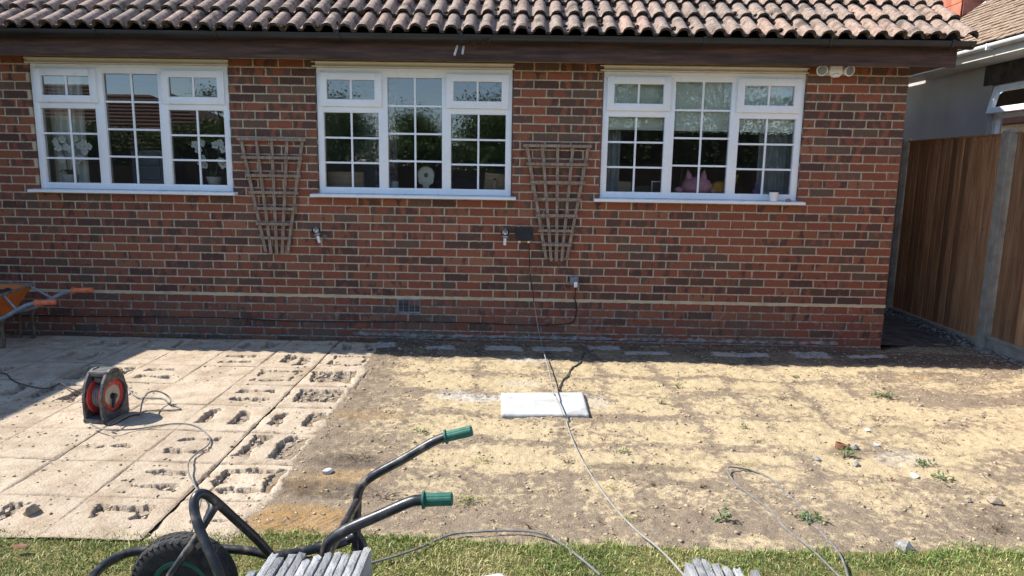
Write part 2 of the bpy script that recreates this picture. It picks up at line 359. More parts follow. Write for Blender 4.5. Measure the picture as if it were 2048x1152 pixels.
class MB:
    """collects shapes; build() links them as ONE mesh object"""
    def __init__(s): s.v = []; s.f = []; s.mi = []; s.cur = 0
    def add(s, vs, fs):
        b = len(s.v); s.v += [tuple(x) for x in vs]; s.f += [tuple(i+b for i in f) for f in fs]; s.mi += [s.cur]*len(fs); return s
    def box(s, x0, x1, y0, y1, z0, z1, mat=None, ch=0.):
        if ch <= 0:
            vs = [(x, y, z) for x in (x0, x1) for y in (y0, y1) for z in (z0, z1)]
            fs = [(0, 1, 3, 2), (4, 6, 7, 5), (0, 4, 5, 1), (2, 3, 7, 6), (0, 2, 6, 4), (1, 5, 7, 3)]
        else:
            bm = bmesh.new(); bmesh.ops.create_cube(bm, size=1)
            for v in bm.verts: v.co = ((x0+x1)/2+v.co.x*(x1-x0), (y0+y1)/2+v.co.y*(y1-y0), (z0+z1)/2+v.co.z*(z1-z0))
            bmesh.ops.bevel(bm, geom=bm.edges[:], offset=min(ch, .45*min(abs(x1-x0), abs(y1-y0), abs(z1-z0))), segments=2, profile=.6, affect='EDGES')
            bm.verts.index_update(); vs = [v.co.copy() for v in bm.verts]; fs = [[v.index for v in f.verts] for f in bm.faces]; bm.free()
        if mat is not None: vs = [mat @ Vector(v) for v in vs]
        return s.add(vs, fs)
    def tube(s, pts, r, n=10, caps=True):
        pts = [Vector(p) for p in pts]; k = len(pts); rr = r if hasattr(r, '__len__') else [r]*k
        t0 = (pts[1]-pts[0]).normalized(); a = Vector((0, 0, 1)) if abs(t0.z) < .9 else Vector((1, 0, 0))
        u = t0.cross(a).normalized(); vs = []
        for i, p in enumerate(pts):
            t = (pts[min(i+1, k-1)]-pts[max(i-1, 0)]).normalized()
            u = (u - t*u.dot(t)).normalized(); w_ = t.cross(u)
            for j in range(n):
                an = 2*math.pi*j/n; vs.append(p + (u*math.cos(an)+w_*math.sin(an))*rr[i])
        fs = [(i*n+j, i*n+(j+1) % n, (i+1)*n+(j+1) % n, (i+1)*n+j) for i in range(k-1) for j in range(n)]
        if caps: fs += [tuple(range(n-1, -1, -1)), tuple(range((k-1)*n, k*n))]
        return s.add(vs, fs)
    def lathe(s, prof, o=(0, 0, 0), ax=(0, 0, 1), n=24, close=False):
        """prof: (radius, height) pairs turned about ax"""
        ax = Vector(ax).normalized(); a = Vector((1, 0, 0)) if abs(ax.x) < .9 else Vector((0, 1, 0))
        u = ax.cross(a).normalized(); w_ = ax.cross(u); o = Vector(o); k = len(prof); vs = []
        for r, h in prof:
            for j in range(n):
                an = 2*math.pi*j/n; vs.append(o + ax*h + (u*math.cos(an)+w_*math.sin(an))*r)
        rng = range(k) if close else range(k-1)
        fs = [(i*n+j, i*n+(j+1) % n, ((i+1) % k)*n+(j+1) % n, ((i+1) % k)*n+j) for i in rng for j in range(n)]
        if not close:
            if prof[0][0] > 1e-6: fs.append(tuple(range(n-1, -1, -1)))
            if prof[-1][0] > 1e-6: fs.append(tuple(range((k-1)*n, k*n)))
        return s.add(vs, fs)
    def prism(s, poly, d, o=(0, 0, 0), ux=(1, 0, 0), uy=(0, 0, 1)):
        """polygon in the ux,uy plane pushed along d"""
        o = Vector(o); ux = Vector(ux); uy = Vector(uy); d = Vector(d); k = len(poly)
        vs = [o+ux*a+uy*b for a, b in poly]; vs += [v+d for v in vs]
        fs = [tuple(range(k-1, -1, -1)), tuple(range(k, 2*k))]+[(i, (i+1) % k, k+(i+1) % k, k+i) for i in range(k)]
        return s.add(vs, fs)
    def ball(s, c, r, n=16, m_=10, jit=0., seed=0):
        rx, ry, rz = r if hasattr(r, '__len__') else (r, r, r); R = random.Random(seed)
        vs = [(c[0], c[1], c[2]-rz)]
        for i in range(1, m_):
            ph = -math.pi/2+math.pi*i/m_
            for j in range(n):
                th = 2*math.pi*j/n; q = 1+R.uniform(-jit, jit)
                vs.append((c[0]+rx*q*math.cos(ph)*math.cos(th), c[1]+ry*q*math.cos(ph)*math.sin(th), c[2]+rz*q*math.sin(ph)))
        vs.append((c[0], c[1], c[2]+rz)); L = len(vs)-1
        fs = [(0, 1+(j+1) % n, 1+j) for j in range(n)]
        for i in range(m_-2): fs += [(1+i*n+j, 1+i*n+(j+1) % n, 1+(i+1)*n+(j+1) % n, 1+(i+1)*n+j) for j in range(n)]
        fs += [(L, 1+(m_-2)*n+j, 1+(m_-2)*n+(j+1) % n) for j in range(n)]
        return s.add(vs, fs)
    def data(s, name, mats, smooth=False):
        me = meshdata(name, s.v, s.f, mats if isinstance(mats, str) else mats[0])
        if not isinstance(mats, str):
            for k in mats[1:]: me.materials.append(M[k])
            me.polygons.foreach_set('material_index', s.mi)
        bm = bmesh.new(); bm.from_mesh(me); bmesh.ops.recalc_face_normals(bm, faces=bm.faces); bm.to_mesh(me); bm.free()
        if smooth:
            me.polygons.foreach_set('use_smooth', [True]*len(me.polygons)); me.set_sharp_from_angle(angle=math.radians(smooth if smooth is not True else 40))
        me.update(); return me
    def build(s, name, mats, parent=None, smooth=False): return obj(name, s.data(name, mats, smooth), parent)
def smooth_path(pts, per=8):
    P = [Vector(p) for p in pts]; P = [P[0]*2-P[1]]+P+[P[-1]*2-P[-2]]; out = []
    for i in range(1, len(P)-2):
        a, b, c, d = P[i-1:i+3]
        for k in range(per):
            t = k/per
            out.append(.5*((2*b)+(c-a)*t+(2*a-5*b+4*c-d)*t*t+(3*b-a-3*c+d)*t**3))
    out.append(P[-2]); return out
def rod(mb, a, b, r, n=10): return mb.tube([a, b], r, n)

# ================================================================ GROUND
COLX = [-4.445-.428*i for i in range(11)]                 # joints between the old slab beds, right to left
ROWY = [-.32, -.74, -1.17, -1.62, -2.06, -2.5, -2.93, -3.33, -3.70]
def skew(Y): return (-(Y)-.9)*.022 - .06                   # the grid runs slightly off square
def earth_h(X, Y):
    X = np.asarray(X, float); Y = np.asarray(Y, float)
    h = (fbm(X*1.1, Y*1.1, 3, 3)-.45)*.035 + (fbm(X*5, Y*5, 5, 3)-.45)*.022 + (fbm(X*15, Y*17, 8, 3)-.45)*.020 + (fbm(X*40, Y*44, 9, 3)-.4)*.013
    bedm = sst(-4.47, -4.62, X-skew(Y))
    h = h*(1-.4*bedm) - .014*bedm + .012*sst(-4.62, -4.50, X-skew(Y))*sst(-4.25, -4.42, X-skew(Y))
    gap = sst(-.16, -.05, Y)*sst(.3, -.05, X)
    h = h - gap*(.05+.02*fbm(X*9, Y*9, 12, 2)) 
    h = h - .06*sst(-3.56, -3.72, Y+.05*(fbm(X*3, Y*0, 31, 3)-.5))
    # footprints: little ribbed treads pressed into the sand
    return h
def lawn_h(X, Y):
    return -.035 + .045*sst(-3.50, -3.66, Y+.12*(fbm(X*2.2, Y*0+3, 33, 3)-.47)) + (fbm(X*2, Y*2, 40, 3)-.45)*.03
def gz(X, Y):
    if Y < -3.62: return float(max(lawn_h(X, Y), earth_h(X, Y)))
    z = float(earth_h(X, Y))
    if X < -4.5+skew(Y) and Y < -.3: z = max(z, .02)
    return z
def on_ground(u, v):
    z = 0.
    for _ in range(4): p = atZ(u, v, z); z = gz(p.x, p.y)
    return Vector((p.x, p.y, z))
def grid_mesh(name, xs, ys, hf, mat, attrs=None):
    X, Y = np.meshgrid(xs, ys); Z = hf(X, Y); V = np.stack([X, Y, Z], -1).reshape(-1, 3)
    nx, ny = len(xs), len(ys); i = np.arange(ny-1)[:, None]*nx+np.arange(nx-1)[None, :]
    Q = np.stack([i, i+1, i+nx+1, i+nx], -1).reshape(-1, 4)
    return fast_mesh(name, V, Q, mat, True, {k: f(X, Y) for k, f in (attrs or {}).items()})

def m_sand(X, Y):
    # every lifted slab left a sandy bed; the joints between are soil
    gx = (X-skew(Y)+4.46)/.452 + .62*(fbm(X*2.6, Y*2.6, 51, 4)-.47); gy = (Y+.74)/.446 + .62*(fbm(X*2.1, Y*3.1, 52, 4)-.47)
    fx = np.abs((gx % 1)-.5)*2; fy = np.abs((gy % 1)-.5)*2
    jx = .25+.75*_h(np.floor(gx+.5), np.floor(gy), 19); jy = .45+.55*_h(np.floor(gx), np.floor(gy+.5), 29)
    pad = (1-jx*sst(.55, 1.0, fx))*(1-jy*sst(.45, .98, fy))
    keep = .55+.6*_h(np.floor(gx), np.floor(gy), 9)
    big = fbm(X*.9+4, Y*.9, 55, 3)
    s = pad*keep*(.62+.95*big) + 1.0*(fbm(X*3.5, Y*9, 58, 4)-.47)
    right = sst(-1.8, -.2, X)
    s = s*(1-right) + right*(sst(.30, .60, fbm(X*1.3+Y*.9, Y*3.2-X*.8, 57, 4))*.9)
    s = s*(1-.75*sst(-2.7, -3.35, Y)*sst(.9, .35, big+.25*right)) * sst(-4.55, -4.0, X) * (1-.35*sst(-3.3, -4.2, X)*sst(-1.2, -2.4, Y))
    return np.clip(.11+1.0*s, 0, 1)
def blob(X, Y, u, v, rx, ry, s):
    p = atZ(u, v, 0.); d = np.sqrt(((X-p.x)/rx)**2+((Y-p.y)/ry)**2) + .7*(fbm(X*7, Y*7, s, 3)-.47)
    return sst(1.1, .55, d)
def m_dust(X, Y):
    r = 0*X
    for i, (u, v, rx, ry, a) in enumerate([(960, 795, .30, .10, .9), (1060, 722, .22, .07, .95), (905, 785, .12, .05, .7), (1050, 768, .2, .08, .5), (1190, 800, .10, .2, .5), (1800, 915, .2, .12, .45)]):
        r = np.maximum(r, a*blob(X, Y, u, v, rx, ry, 60+i))
    for i, (u, v, rx, ry) in enumerate([(720, 694, .3, .09), (880, 694, .13, .07), (1008, 696, .17, .085), (1105, 697, .17, .085), (1210, 695, .15, .07), (1290, 706, .2, .06), (1480, 708, .25, .07), (1620, 708, .17, .10), (1735, 712, .17, .05)]):
        p = atZ(u, v, 0.); d = np.maximum(np.abs(X-p.x)/rx, np.abs(Y-p.y)/ry)+.5*(fbm(X*9, Y*9, 80+i, 4)-.47); r = np.maximum(r, 1.0*sst(1.06, .86, d))
    return r
def m_dark(X, Y):
    wall_soil_shade = 1.25*sst(-.85, -.60, Y+.16*(fbm(X*4, Y*4, 71, 3)-.5))*(.55+.6*fbm(X*3, Y*6, 72, 3))  # darker soil by the wall, deepened to paint in the house shadow
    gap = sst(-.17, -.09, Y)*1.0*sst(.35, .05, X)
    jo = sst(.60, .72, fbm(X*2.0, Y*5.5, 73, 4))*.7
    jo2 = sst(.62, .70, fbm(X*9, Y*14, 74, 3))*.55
    r = np.maximum(np.maximum(wall_soil_shade*.9, gap), np.maximum(jo, jo2)*.6)
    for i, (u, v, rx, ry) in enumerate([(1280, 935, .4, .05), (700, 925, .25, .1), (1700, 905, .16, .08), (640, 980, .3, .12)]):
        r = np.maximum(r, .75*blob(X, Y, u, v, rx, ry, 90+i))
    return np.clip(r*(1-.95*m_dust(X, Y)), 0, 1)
def m_orange(X, Y):
    r = 0*X
    for i, (u, v, rx, ry, a) in enumerate([(600, 1040, .26, .17, 1.), (690, 955, .22, .10, .7), (590, 975, .2, .1, .5), (1840, 755, .25, .06, .5), (740, 830, .3, .12, .4)]):
        r = np.maximum(r, a*blob(X, Y, u, v, rx, ry, 100+i))
    return r
def m_tread(X, Y):
    r = 0*X
    for i, (u, v, rx, ry) in enumerate([(920, 888, .20, .07), (1150, 893, .2, .07), (1120, 935, .22, .08), (1280, 975, .24, .09), (610, 1045, .2, .12), (1010, 950, .2, .08), (1420, 860, .16, .06), (1900, 1000, .2, .1), (1300, 770, .2, .06)]):
        r = np.maximum(r, blob(X, Y, u, v, rx, ry, 120+i))
    return r
xs = np.concatenate([np.arange(-12, -4.7, .05), np.arange(-4.7, 1.3, .0125), np.arange(1.3, 3.3, .06)]); ys = np.arange(-3.95, .13, .0125)
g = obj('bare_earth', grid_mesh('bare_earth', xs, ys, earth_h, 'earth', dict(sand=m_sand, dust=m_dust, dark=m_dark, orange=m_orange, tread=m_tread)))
tag(g, 'bare sandy earth where the old patio slabs were lifted', kind='structure')
g = obj('lawn', grid_mesh('lawn', np.arange(-26, 14.1, .08), np.arange(-13.5, -3.4, .08), lawn_h, 'lawn_soil')); tag(g, 'mown lawn with worn straw patches', kind='structure')
b = MB(); b.box(-600, 600, -600, 600, -.5, -.14); tag(b.build('ground', 'lawn_soil'), 'flat garden ground running out to the horizon', kind='structure')
def path_h(X, Y): return .0+.02*(fbm(X*3, Y*3, 44, 3)-.5)+.014*(fbm(X*22, Y*22, 45, 3)-.5)+.02*sst(.02, .5, Y)
g = obj('side_path', grid_mesh('side_path', np.arange(.01, 2.3, .03), np.arange(.02, 9, .03), path_h, 'soil_floor')); tag(g, 'dark gravelly side path between house and fence', kind='structure')

# old mortar beds: one raised pad per lifted slab, with the broken pockets where the dabs came away
PT = {}  # (row, col): pocket kind
for r_, s_ in enumerate(['v h v h r v h n r', 'r b h s n v n h v', 'R r n h B n v h n', 'R h n n B v n r n', 'v v n n n v v n h', 'V h s n n v n n n', 'r h n n v n v n n', 's a d v n s n h n']):
    for c_, k_ in enumerate(s_.split()): PT[(r_, c_)] = k_
def pockets(k, R):
    j = lambda: R.uniform(-.025, .025)
    return {'n': [], 's': [(.3+j(), .7, .42, .5)], 'h': [(.22+j(), .74+j(), .24, .36), (.2, .72+j(), .62, .76)], 'v': [(.16, .34+j(), .26, .8), (.62+j(), .84, .24, .82)],
            'V': [(.12, .36, .16, .84), (.58, .86, .18, .86)], 'r': [(.14, .86, .70, .84), (.14, .86, .18, .32), (.14, .27, .18, .84), (.74, .86, .18, .84)],
            'R': [(.14, .88, .18, .82)], 'B': [(.08, .34, .1, .86), (.66, .92, .1, .86), (.08, .92, .72, .86)], 'b': [(.3, .5, .3, .85), (.62, .8, .2, .7)], 'a': [(.22, .8, .68, .8), (.22, .32, .45, .8), (.7, .8, .5, .8)],
            'd': [(.22, .46, .2, .8)]}[k]
bed = thing('mortar_bed', None, None, (-6.4, -2, 0)); del_ = None
bed['kind'] = 'structure'; bed['label'] = 'grid of square mortar beds left behind by lifted patio slabs'
RUB = MB()
for r_ in range(len(ROWY)-1):
    for c_ in range(9):
        y1, y0 = ROWY[r_], ROWY[r_+1]; R = random.Random(r_*31+c_); k = PT[(r_, c_)]
        x1, x0 = COLX[c_], COLX[c_+1]
        N = 66 if c_ < 5 else 34
        U, Vv = np.meshgrid(np.linspace(0, 1, N), np.linspace(0, 1, N))
        jx = .0; X = x0+jx+(x1-x0-2*jx)*U; Y = y0+jx+(y1-y0-2*jx)*Vv; X = X+skew(Y)
        ns = fbm(X*14, Y*14, 7, 3)-.45; n2 = fbm(X*40, Y*40, 17, 3)-.45
        e = np.minimum(np.minimum(U, 1-U), np.minimum(Vv, 1-Vv))*(x1-x0)
        if c_ == 0: e = np.minimum(e, (1-U)*.43-.03+.12*(fbm(X*5, Y*5, 19, 4)-.42))
        e = e + (.006+.016*R.random()*(c_ < 2))*ns*2 - (.5 if R.random() < 0 else 0)
        top = .022+.002*R.uniform(-1, 1)+(fbm(X*3, Y*3, 21, 2)-.5)*.018+n2*.005
        jd = .002+.009*sst(.3, .75, fbm(X*3.3, Y*3.3, 77, 3))*(1.1 if c_ < 2 else 1)
        z = (top-jd)+jd*np.clip(sst(.0, .011, e), 0, 1)
        if c_ == 0: z = z-.024*sst(.035, -.05, e)
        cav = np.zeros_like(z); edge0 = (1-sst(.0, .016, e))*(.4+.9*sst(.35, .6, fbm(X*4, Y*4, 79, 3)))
        ra = R.uniform(-.10, .10); Ur = .5+(U-.5)*math.cos(ra)-(Vv-.5)*math.sin(ra)+R.uniform(-.03, .03); Vr = .5+(U-.5)*math.sin(ra)+(Vv-.5)*math.cos(ra)+R.uniform(-.03, .03)
        n5 = fbm(X*9+r_*3, Y*9+c_*5, 37, 4)-.47
        for (a, b_, c2, d2) in pockets(k, R):
            d = np.minimum(np.minimum(Ur-a, b_-Ur), np.minimum(Vr-c2, d2-Vr))*.43 + n5*.085 + n2*.03 - .004
            q = sst(-.003, .003, d); deep = .014+.05*fbm(X*17, Y*17, 27+c_, 3)
            z = z - q*deep + q*(n2*.03); cav = np.maximum(cav, q)
            for _ in range(int((b_-a)*(d2-c2)*230)+2):        # broken mortar lumps in the pocket
                uu, vv = R.uniform(a+.02, b_-.02), R.uniform(c2+.02, d2-.02)
                px, py = x0+(x1-x0)*uu, y0+(y1-y0)*vv; px += skew(py); s = .003+.016*R.random()**2
                mt = Matrix.Translation((px, py, -.012+s*.35)) @ Matrix.Rotation(R.uniform(0, 3), 4, 'Z') @ Matrix.Rotation(R.uniform(-.5, .5), 4, 'X') @ Matrix.Rotation(R.uniform(-.4, .4), 4, 'Y')
                RUB.add([mt @ Vector((sx_*s*R.uniform(.7, 1.5), sy_*s*R.uniform(.5, 1.1), sz_*s*R.uniform(.3, .7))) for sx_ in (-1, 1) for sy_ in (-1, 1) for sz_ in (-1, 1)],
                        [(0, 1, 3, 2), (4, 6, 7, 5), (0, 4, 5, 1), (2, 3, 7, 6), (0, 2, 6, 4), (1, 5, 7, 3)])
        V = np.stack([X, Y, z], -1).reshape(-1, 3); i = np.arange(N-1)[:, None]*N+np.arange(N-1)[None, :]
        Q = np.stack([i, i+1, i+N+1, i+N], -1).reshape(-1, 4)
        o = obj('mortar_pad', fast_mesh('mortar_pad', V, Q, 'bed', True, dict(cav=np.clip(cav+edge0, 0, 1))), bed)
for i in range(0):                                          # loose crumbs over the beds and the earth
    px, py = RNG.uniform(-7.5, 1.0), RNG.uniform(-3.6, -.1); s = .0022+.008*RNG.random()**4
    if px > -4.4 and RNG.random() < .35: continue
    z = gz(px, py); mt = Matrix.Translation((px, py, z+s*.3)) @ Matrix.Rotation(RNG.uniform(0, 3), 4, 'Z')
    RUB.add([mt @ Vector((a*s*RNG.uniform(.6, 1.4), b_*s*RNG.uniform(.6, 1.2), c_*s*RNG.uniform(.4, .8))) for a in (-1, 1) for b_ in (-1, 1) for c_ in (-1, 1)],
            [(0, 1, 3, 2), (4, 6, 7, 5), (0, 4, 5, 1), (2, 3, 7, 6), (0, 2, 6, 4), (1, 5, 7, 3)])
def crumbs(name, N, x0, x1, y0, y1, smin, smax, mat, label, seed, dens=None, cat='rubble', lift=.12, flat=.5):
    g = np.random.default_rng(seed); X = g.uniform(x0, x1, N); Y = g.uniform(y0, y1, N)
    if dens is not None: k = g.random(N) < dens(X, Y); X, Y = X[k], Y[k]
    n_ = len(X); Z = earth_h(X, Y); bd = (X < -4.5+skew(Y)) & (Y < -.3); Z = np.where(bd, np.maximum(Z, .02), Z); s = smin+(smax-smin)*g.random(n_)**5
    D = np.array([(1, 0, 0), (-1, 0, 0), (0, 1, 0), (0, -1, 0), (0, 0, 1), (0, 0, -1)], float)
    V = D[None]*g.uniform(.6, 1.3, (n_, 6, 1))+g.normal(0, .25, (n_, 6, 3)); V[..., 2] *= flat; a = g.uniform(0, 6.28, n_); ca, sa = np.cos(a)[:, None], np.sin(a)[:, None]
    V = np.stack([V[..., 0]*ca*1.3-V[..., 1]*sa, V[..., 0]*sa*1.3+V[..., 1]*ca, V[..., 2]], -1)*s[:, None, None]+np.stack([X, Y, Z+s*lift], -1)[:, None]
    F = np.array([(0, 2, 4), (2, 1, 4), (1, 3, 4), (3, 0, 4), (2, 0, 5), (1, 2, 5), (3, 1, 5), (0, 3, 5)]); Q = (np.arange(n_)[:, None, None]*6+F[None]).reshape(-1, 3)
    return tag(obj(name, fast_mesh(name, V.reshape(-1, 3), Q, mat)), label, cat, kind='stuff')
crumbs('grit', 6500, -8, -4.4, -3.66, -.2, .0012, .010, 'rubble', 'mortar grit and crumbs scattered over the slab beds', 1)
crumbs('clods', 15000, -4.6, 1.0, -3.66, -.1, .002, .013, 'clod', 'small earth clods strewn over the bare ground', 2, lambda X, Y: .25+.75*fbm(X*3, Y*5, 91, 3)**.7)
crumbs('chips', 1100, -4.6, 1.0, -3.66, -.3, .002, .014, 'rubble', 'pale mortar chips strewn over the bare ground', 3)
def litter(N, seed):
    g = np.random.default_rng(seed); X = g.uniform(-4.6, 1., N); Y = g.uniform(-3.6, -.25, N); jn = 1-np.abs((((Y+.74)/.446+.62*(fbm(X*2.1, Y*3.1, 52, 4)-.47)) % 1)-.5)*2; jn = sst(.35, .05, jn)
    k = g.random(N) < .03+(.25+.75*jn)*sst(.52, .70, fbm(X*5, Y*8, 93, 4)); X, Y = X[k], Y[k]; n_ = len(X); Z = earth_h(X, Y)+.003
    a = g.uniform(0, 6.28, n_); L = .006+.022*g.random(n_)**2; w_ = L*g.uniform(.06, .3, n_); e = g.uniform(-.1, .6, n_); C = np.stack([X, Y, Z], -1); d = np.stack([np.cos(a)*np.cos(e), np.sin(a)*np.cos(e), np.sin(e)], -1)*L[:, None]; s_ = np.stack([-np.sin(a), np.cos(a), 0*a], -1)*w_[:, None]
    V = np.stack([C, C+d*.5+s_, C+d, C+d*.5-s_], 1).reshape(-1, 3); Q = np.arange(4*n_).reshape(-1, 4)
    return tag(obj('litter', fast_mesh('litter', V, Q, 'weed_dry', False, dict(tint=np.repeat(g.random(n_), 4)))), 'dry leaf and root litter along the old slab joints', 'litter', kind='stuff')
litter(26000, 4)
tag(RUB.build('rubble', 'rubble'), 'loose mortar rubble and crumbs lying in the broken beds', 'rubble', kind='stuff')

# ================================================================ BUNGALOW
house = thing('bungalow', 'red brick bungalow with three white windows and a brown tiled roof', 'house', (-4.5, 0, 0))
WIN = [(-7.735, -5.965), (-5.185, -3.445), (-2.650, -.885)]   # openings along the wall
WZ0, WZ1 = 1.290, 2.445
XL = -9.6
def in_open(xa, xb, za, zb):
    return [(p, q) for p, q in WIN if xb > p and xa < q and za < 2.6 and zb > WZ0-.005]
mo = MB()   # mortar face 5 mm behind the brick faces, with the window openings left free
mo.box(XL, -.008, .005, .28, -.25, WZ0-.012); 
px = XL
for p, q in WIN: mo.box(px, p-.008, .005, .28, WZ0-.012, 2.62); px = q+.008
mo.box(px, -.008, .005, .28, WZ0-.012, 2.62)
mo.box(-.28, -.008, .28, 8.0, -.25, 2.62)
for p, q in WIN: mo.box(p-.006, q+.006, .012, .27, 2.452, 2.615)
wall = mo.build('wall', 'mortar', house); 
# brick shapes: 24 slightly different ones, each with its own seed and tone
def brick_mesh(L, seed, tone, H=.065):
    R = random.Random(seed); D = .022; c = .0035
    bm = bmesh.new(); bmesh.ops.create_cube(bm, size=1)
    for v in bm.verts: v.co = (v.co.x*L, v.co.y*D+D/2, v.co.z*H)
    bmesh.ops.bevel(bm, geom=[e for e in bm.edges if sum(v.co.y < .001 for v in e.verts) == 2], offset=c, segments=1, affect='EDGES')
    for v in bm.verts:
        v.co.x += R.uniform(-.0016, .0016); v.co.z += R.uniform(-.0016, .0016)
        if v.co.y < .001: v.co.y += R.uniform(-.0012, .0008)
    return bm
def bricks_of(mesh_bms, name):
    me = bpy.data.meshes.new(name); vs = []; fs = []; bc = []; tn = []
    for bm, off, seed, tone in mesh_bms:
        bm.verts.index_update(); b = len(vs)
        vs += [(v.co.x+off[0], v.co.y+off[1], v.co.z+off[2]) for v in bm.verts]
        fs += [[v.index+b for v in f.verts] for f in bm.faces]
        bc += [(v.co.x, v.co.z, seed) for v in bm.verts]; tn += [tone]*len(bm.verts)
    me.from_pydata(vs, [], fs); me.materials.append(M['brick'])
    a = me.attributes.new('bc', 'FLOAT_VECTOR', 'POINT'); a.data.foreach_set('vector', np.array(bc, np.float32).ravel())
    a = me.attributes.new('tone', 'FLOAT', 'POINT'); a.data.foreach_set('value', np.array(tn, np.float32))
    me.update(); return me
def rowz(k):
    return .38+(28-k)*.075+.0325 if k <= 28 else .3225-(k-29)*.075
LAY = []
for k in range(0, 35):
    z = rowz(k); edge = -.0025; first = .1025 if k % 2 else .215
    x1 = edge; L = first
    while x1 > XL:
        x0 = x1-L; segs = [(x0, x1)]
        for p, q in in_open(x0, x1, z-.0325, z+.0325):
            ns = []
            for a, b_ in segs:
                if a < p-.01: ns.append((a, min(b_, p-.002)))
                if b_ > q+.01: ns.append((max(a, q+.002), b_))
            segs = [(a, b_) for a, b_ in ns if b_-a > .025]
        for a, b_ in segs: LAY.append((k, (a+b_)/2, z, b_-a))
        x1 = x0-.010; L = .215
VAR = []
for i in range(30):
    top = i % 3
    VAR.append((brick_mesh(.215, i, 0), random.Random(i*7+1).random(), [.22, .52, .84][top] + random.Random(i).uniform(-.14, .14)))
VM = [bricks_of([(bm, (0, 0, 0), sd_, tn_)], 'brick') for bm, sd_, tn_ in VAR]
def depth_of(x, z): return (Vector((x, 0, z))-ORG).dot(CF)
def inview(x, z):
    d = Vector((x, 0, z))-ORG; f = d.dot(CF); u = 1024+F_PX*d.dot(CR)/f; v = 576-F_PX*d.dot(CU)/f
    return 0 < u < 2048 and 0 < v < 1152
full = sorted([b for b in LAY if b[3] > .2 and 1 <= b[0] <= 33 and inview(b[1], b[2])], key=lambda b: depth_of(b[1], b[2]))
own = set(full[:300]); rest = []
for b in LAY:
    R = random.Random(int(b[1]*1000)*7+b[0]*131); k = b[0]
    want = R.random()      # darker bricks higher up, redder ones low down
    lim = (.16, .42) if k < 12 else (.34, .72) if k < 29 else (.62, .9)
    cls = 0 if want < lim[0] else 1 if want < lim[1] else 2
    i = R.choice([j for j in range(30) if j % 3 == cls])
    if b in own:
        o = bpy.data.objects.new('brick', VM[i]); o.location = (b[1], R.uniform(-.0015, .001), b[2]); link(o, wall)
        if R.random() < .5: o.rotation_euler = (0, math.pi, 0)
    else:
        bm = VAR[i][0] if b[3] > .2 else brick_mesh(b[3], R.randint(0, 9999), 0)
        rest.append((bm, (b[1], R.uniform(-.0015, .001), b[2]), R.random(), VAR[i][2]))
tag(obj('brickwork', bricks_of(rest, 'brickwork'), wall), kind='stuff')
# proud mortar band over the damp course
def strip(name, x0, x1, zc, hz, yf, mat, parent, jit=.004, step=.03, seed=0):
    R = random.Random(seed); nx = int((x1-x0)/step); vs = []; fs = []
    for i in range(nx+1):
        x = x0+(x1-x0)*i/nx; a = hz/2+R.uniform(-jit, jit); c_ = hz/2+R.uniform(-jit, jit); y = yf+R.uniform(-.001, .001)
        vs += [(x, .012, zc-a), (x, y, zc-a*.8), (x, y, zc+c_*.8), (x, .012, zc+c_)]
    for i in range(nx): fs += [(4*i+j, 4*i+4+j, 4*i+5+j, 4*i+1+j) for j in range(3)]
    return obj(name, meshdata(name, vs, fs, mat), parent)
strip('mortar_band', XL, -.001, .3675, .034, -.0045, 'band', wall)
strip('cement_fillet', -4.9, -.4, .012, .03, -.008, 'mortar', wall, .010, .03, 3)

